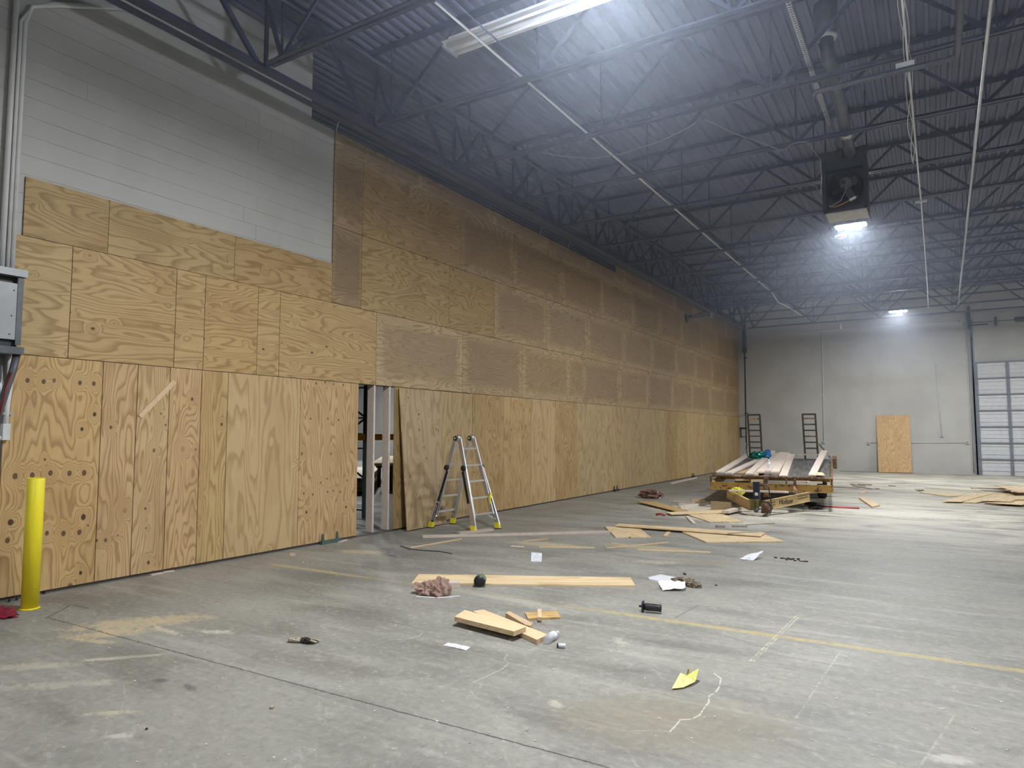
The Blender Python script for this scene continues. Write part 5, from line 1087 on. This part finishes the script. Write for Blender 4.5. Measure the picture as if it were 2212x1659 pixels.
c_ = T(-.62, -.35, .33, False); solo('yellow_bag', crumple((c_.x, c_.y, c_.z+.06), .17, .14, .10, 41, 1.8, 12, amp=.6, flat=False), YBAG, 'bright yellow plastic bag lying in the left drawbar corner', 'plastic bag')
# red-handled tool right of the trailer
a_ = fl(1780, 1094, .04); b_ = fl(1856, 1098, .02); pt = thing('push_broom', 'red handled pole tool with dark head on the floor by the trailer', 'broom', tuple(b_))
part('handle', B().tube([a_, b_], .016, 8), REDP, pt, True); h_ = fl(1755, 1091, .04)
part('head', B().beam(fl(1741, 1087, .06), fl(1768, 1090, .06), .12, .08), BLACK, pt); hb_ = B()
for k in range(30): hb_.tube([lerp(fl(1745, 1088, .04), fl(1775, 1093, .04), R.random()), lerp(fl(1748, 1098, .01), fl(1782, 1101, .01), R.random())], .006, 4)
part('bristles', hb_, BLACK, pt); part('clamp', B().tube([h_, a_], .022, 8), DARKM, pt, True)
# ------------------------------------------------------------------ beyond the opening: pallet rack
rk = thing('pallet_rack', 'green and yellow pallet rack seen through the wall opening', 'pallet rack', (-9.5, 10.1, 0))
def upr(x, y): return B().box(x-.04, x+.04, y-.04, y+.04, 0, 4.2)
RX, RY = -9.5, 9.95; RX2 = -10.6
for k, yy in enumerate((RY, RY+2.75)):
    for xx in (RX, RX2):
        u_ = part('upright', upr(xx, yy), RGREEN, rk)
        holes = B()
        for z in range(40): holes.box(xx+.001 if xx == RX else xx-.01, xx+.012, yy-.0415, yy-.0405, .1+z*.1, .13+z*.1)
    br = [.15, .75, 1.35, 1.95, 2.55, 3.15, 3.75]
    for i, z in enumerate(br):
        part('brace', B().beam((RX, yy, z), (RX2, yy, z), .03, .03), RGREEN, rk)
        if i < 6: part('brace', B().beam((RX, yy, z), (RX2, yy, z+.6) if i % 2 else (RX2, yy, z), .03, .03) if False else B().beam((RX if i % 2 else RX2, yy, z), (RX2 if i % 2 else RX, yy, z+.6), .03, .03), RGREEN, rk)
for z in (1.57,): 
    for xx in (RX, RX2): part('beam', B().box(xx-.025, xx+.025, RY+.04, RY+2.71, z-.06, z+.06), RORANGE, rk)
    for xx in (RX, RX2): part('beam', B().box(xx-.025, xx+.025, RY-2.71, RY-.04, z-.06, z+.06), RORANGE, rk)
c_ = (-9.7, 9.75, 1.78); solo('plastic_bag', crumple(c_, .14, .14, .15, 51, 1.8, 12, amp=.6, flat=False), CLEAR, 'clear crumpled plastic bag on the rack beam behind the opening', 'plastic bag')
solo('shelf_board', B().box(RX2, RX, RY-2.6, RY-.1, 1.632, 1.65), DGREY, 'dark shelf panel on the rack behind the opening', 'shelf')
for i in range(7):
    z = .10+i*.05; o = board('lumber_board', (-13.5-.1*(i % 3), 13.4+.15*(i % 2), z), (-17.5, 18.2, z), 1.2, .035, ['lowest', 'second lowest', 'third lowest', 'middle', 'third highest', 'second highest', 'topmost'][i] + ' plywood sheet of the stack on the floor behind the opening', 'plywood sheet', PINE if i % 2 else PINEPALE, .9, 'sheets stacked behind the opening')
for i in range(4):
    z = .72+i*.02; board('lumber_board', (-13.2, 14.9, z), (-17.2, 19.8, z), 1.2, .018, ['lowest', 'second', 'third', 'topmost'][i] + ' pale sheet on the sawhorse level behind the opening', 'plywood sheet', PLYFLOOR, 1.0, 'raised sheets behind the opening')
tbm = B()
for xx, yy in ((-13.4, 15.1), (-14.6, 15.9), (-16.2, 18.0), (-17.0, 19.3)): tbm.box(xx-.04, xx+.04, yy-.04, yy+.04, 0, .72)
tbm.beam((-13.2, 14.9, .69), (-17.1, 19.7, .69), .9, .05)
solo('work_table', tbm, DARKM, 'dark work table carrying pale sheets behind the opening', 'table')
# specks of sawdust, chips and drywall crumbs nobody could count
ck = B(); rr = random.Random(5)
for k in range(420):
    px = rr.uniform(60, 2200); py = 1080 + 570*rr.random()**1.3; q = onZ(px, py)
    if q.x < XW+.1 or q.y > 24: continue
    a_ = rr.uniform(.0025, .007)*(1+q.y*.05); b_ = a_*rr.uniform(.3, 1); t_ = rr.uniform(0, 3.14); c1, s1 = math.cos(t_), math.sin(t_)
    ck.prism([(q.x+u*a_*c1-v*b_*s1, q.y+u*a_*s1+v*b_*c1) for u, v in ((-1, -1), (1, -1), (.6, 1), (-.8, .7))], .0005, .0005+a_*.5)
o = solo('wood_crumbs', ck, plain('pale_crumbs', (.66, .62, .54), .8), 'tiny pale wood crumbs scattered over the concrete floor', 'crumbs', loc=(0, 0, 0)); o['kind'] = 'stuff'
for (px, py, zz, l_) in ((725, 268, 6.42, 'short curled tie wire above the white block wall end'), (1165, 462, 6.42, 'short curled tie wire on the plywood wall top, middle'), (1226, 523, 6.42, 'short curled tie wire on the plywood wall top, farther along')):
    q = onX(px, py, XW); q.z = max(q.z, 6.4); solo('tie_wire', B().tube([(XW+.02, q.y, 6.37), (XW+.03, q.y+.02, 6.50), (XW+.05, q.y+.10, 6.62), (XW+.04, q.y+.16, 6.60)], .006, 5), WHITEP, l_, 'wire', 'tie wires on the wall top', True)
# thin blue haze volume added under the roof to give the look of lens glare
hz = bpy.data.materials.new('haze'); hz.use_nodes = True; nt = hz.node_tree; nt.nodes.clear()
ou = nt.nodes.new('ShaderNodeOutputMaterial'); vsn = nt.nodes.new('ShaderNodeVolumeScatter'); vsn.inputs['Density'].default_value = 0.0125; vsn.inputs['Color'].default_value = (.72, .81, 1, 1); vsn.inputs['Anisotropy'].default_value = 0.35
nt.links.new(vsn.outputs[0], ou.inputs['Volume'])
o = solo('haze', B().box(-7.7, 13.9, -11.9, 33.2, 3.6, 7.2), hz, 'thin bluish haze hanging in the air under the roof', 'haze', loc=(0, 0, 3.6)); o['kind'] = 'stuff'
S.cycles.volume_step_rate = 5; S.cycles.volume_bounces = 0
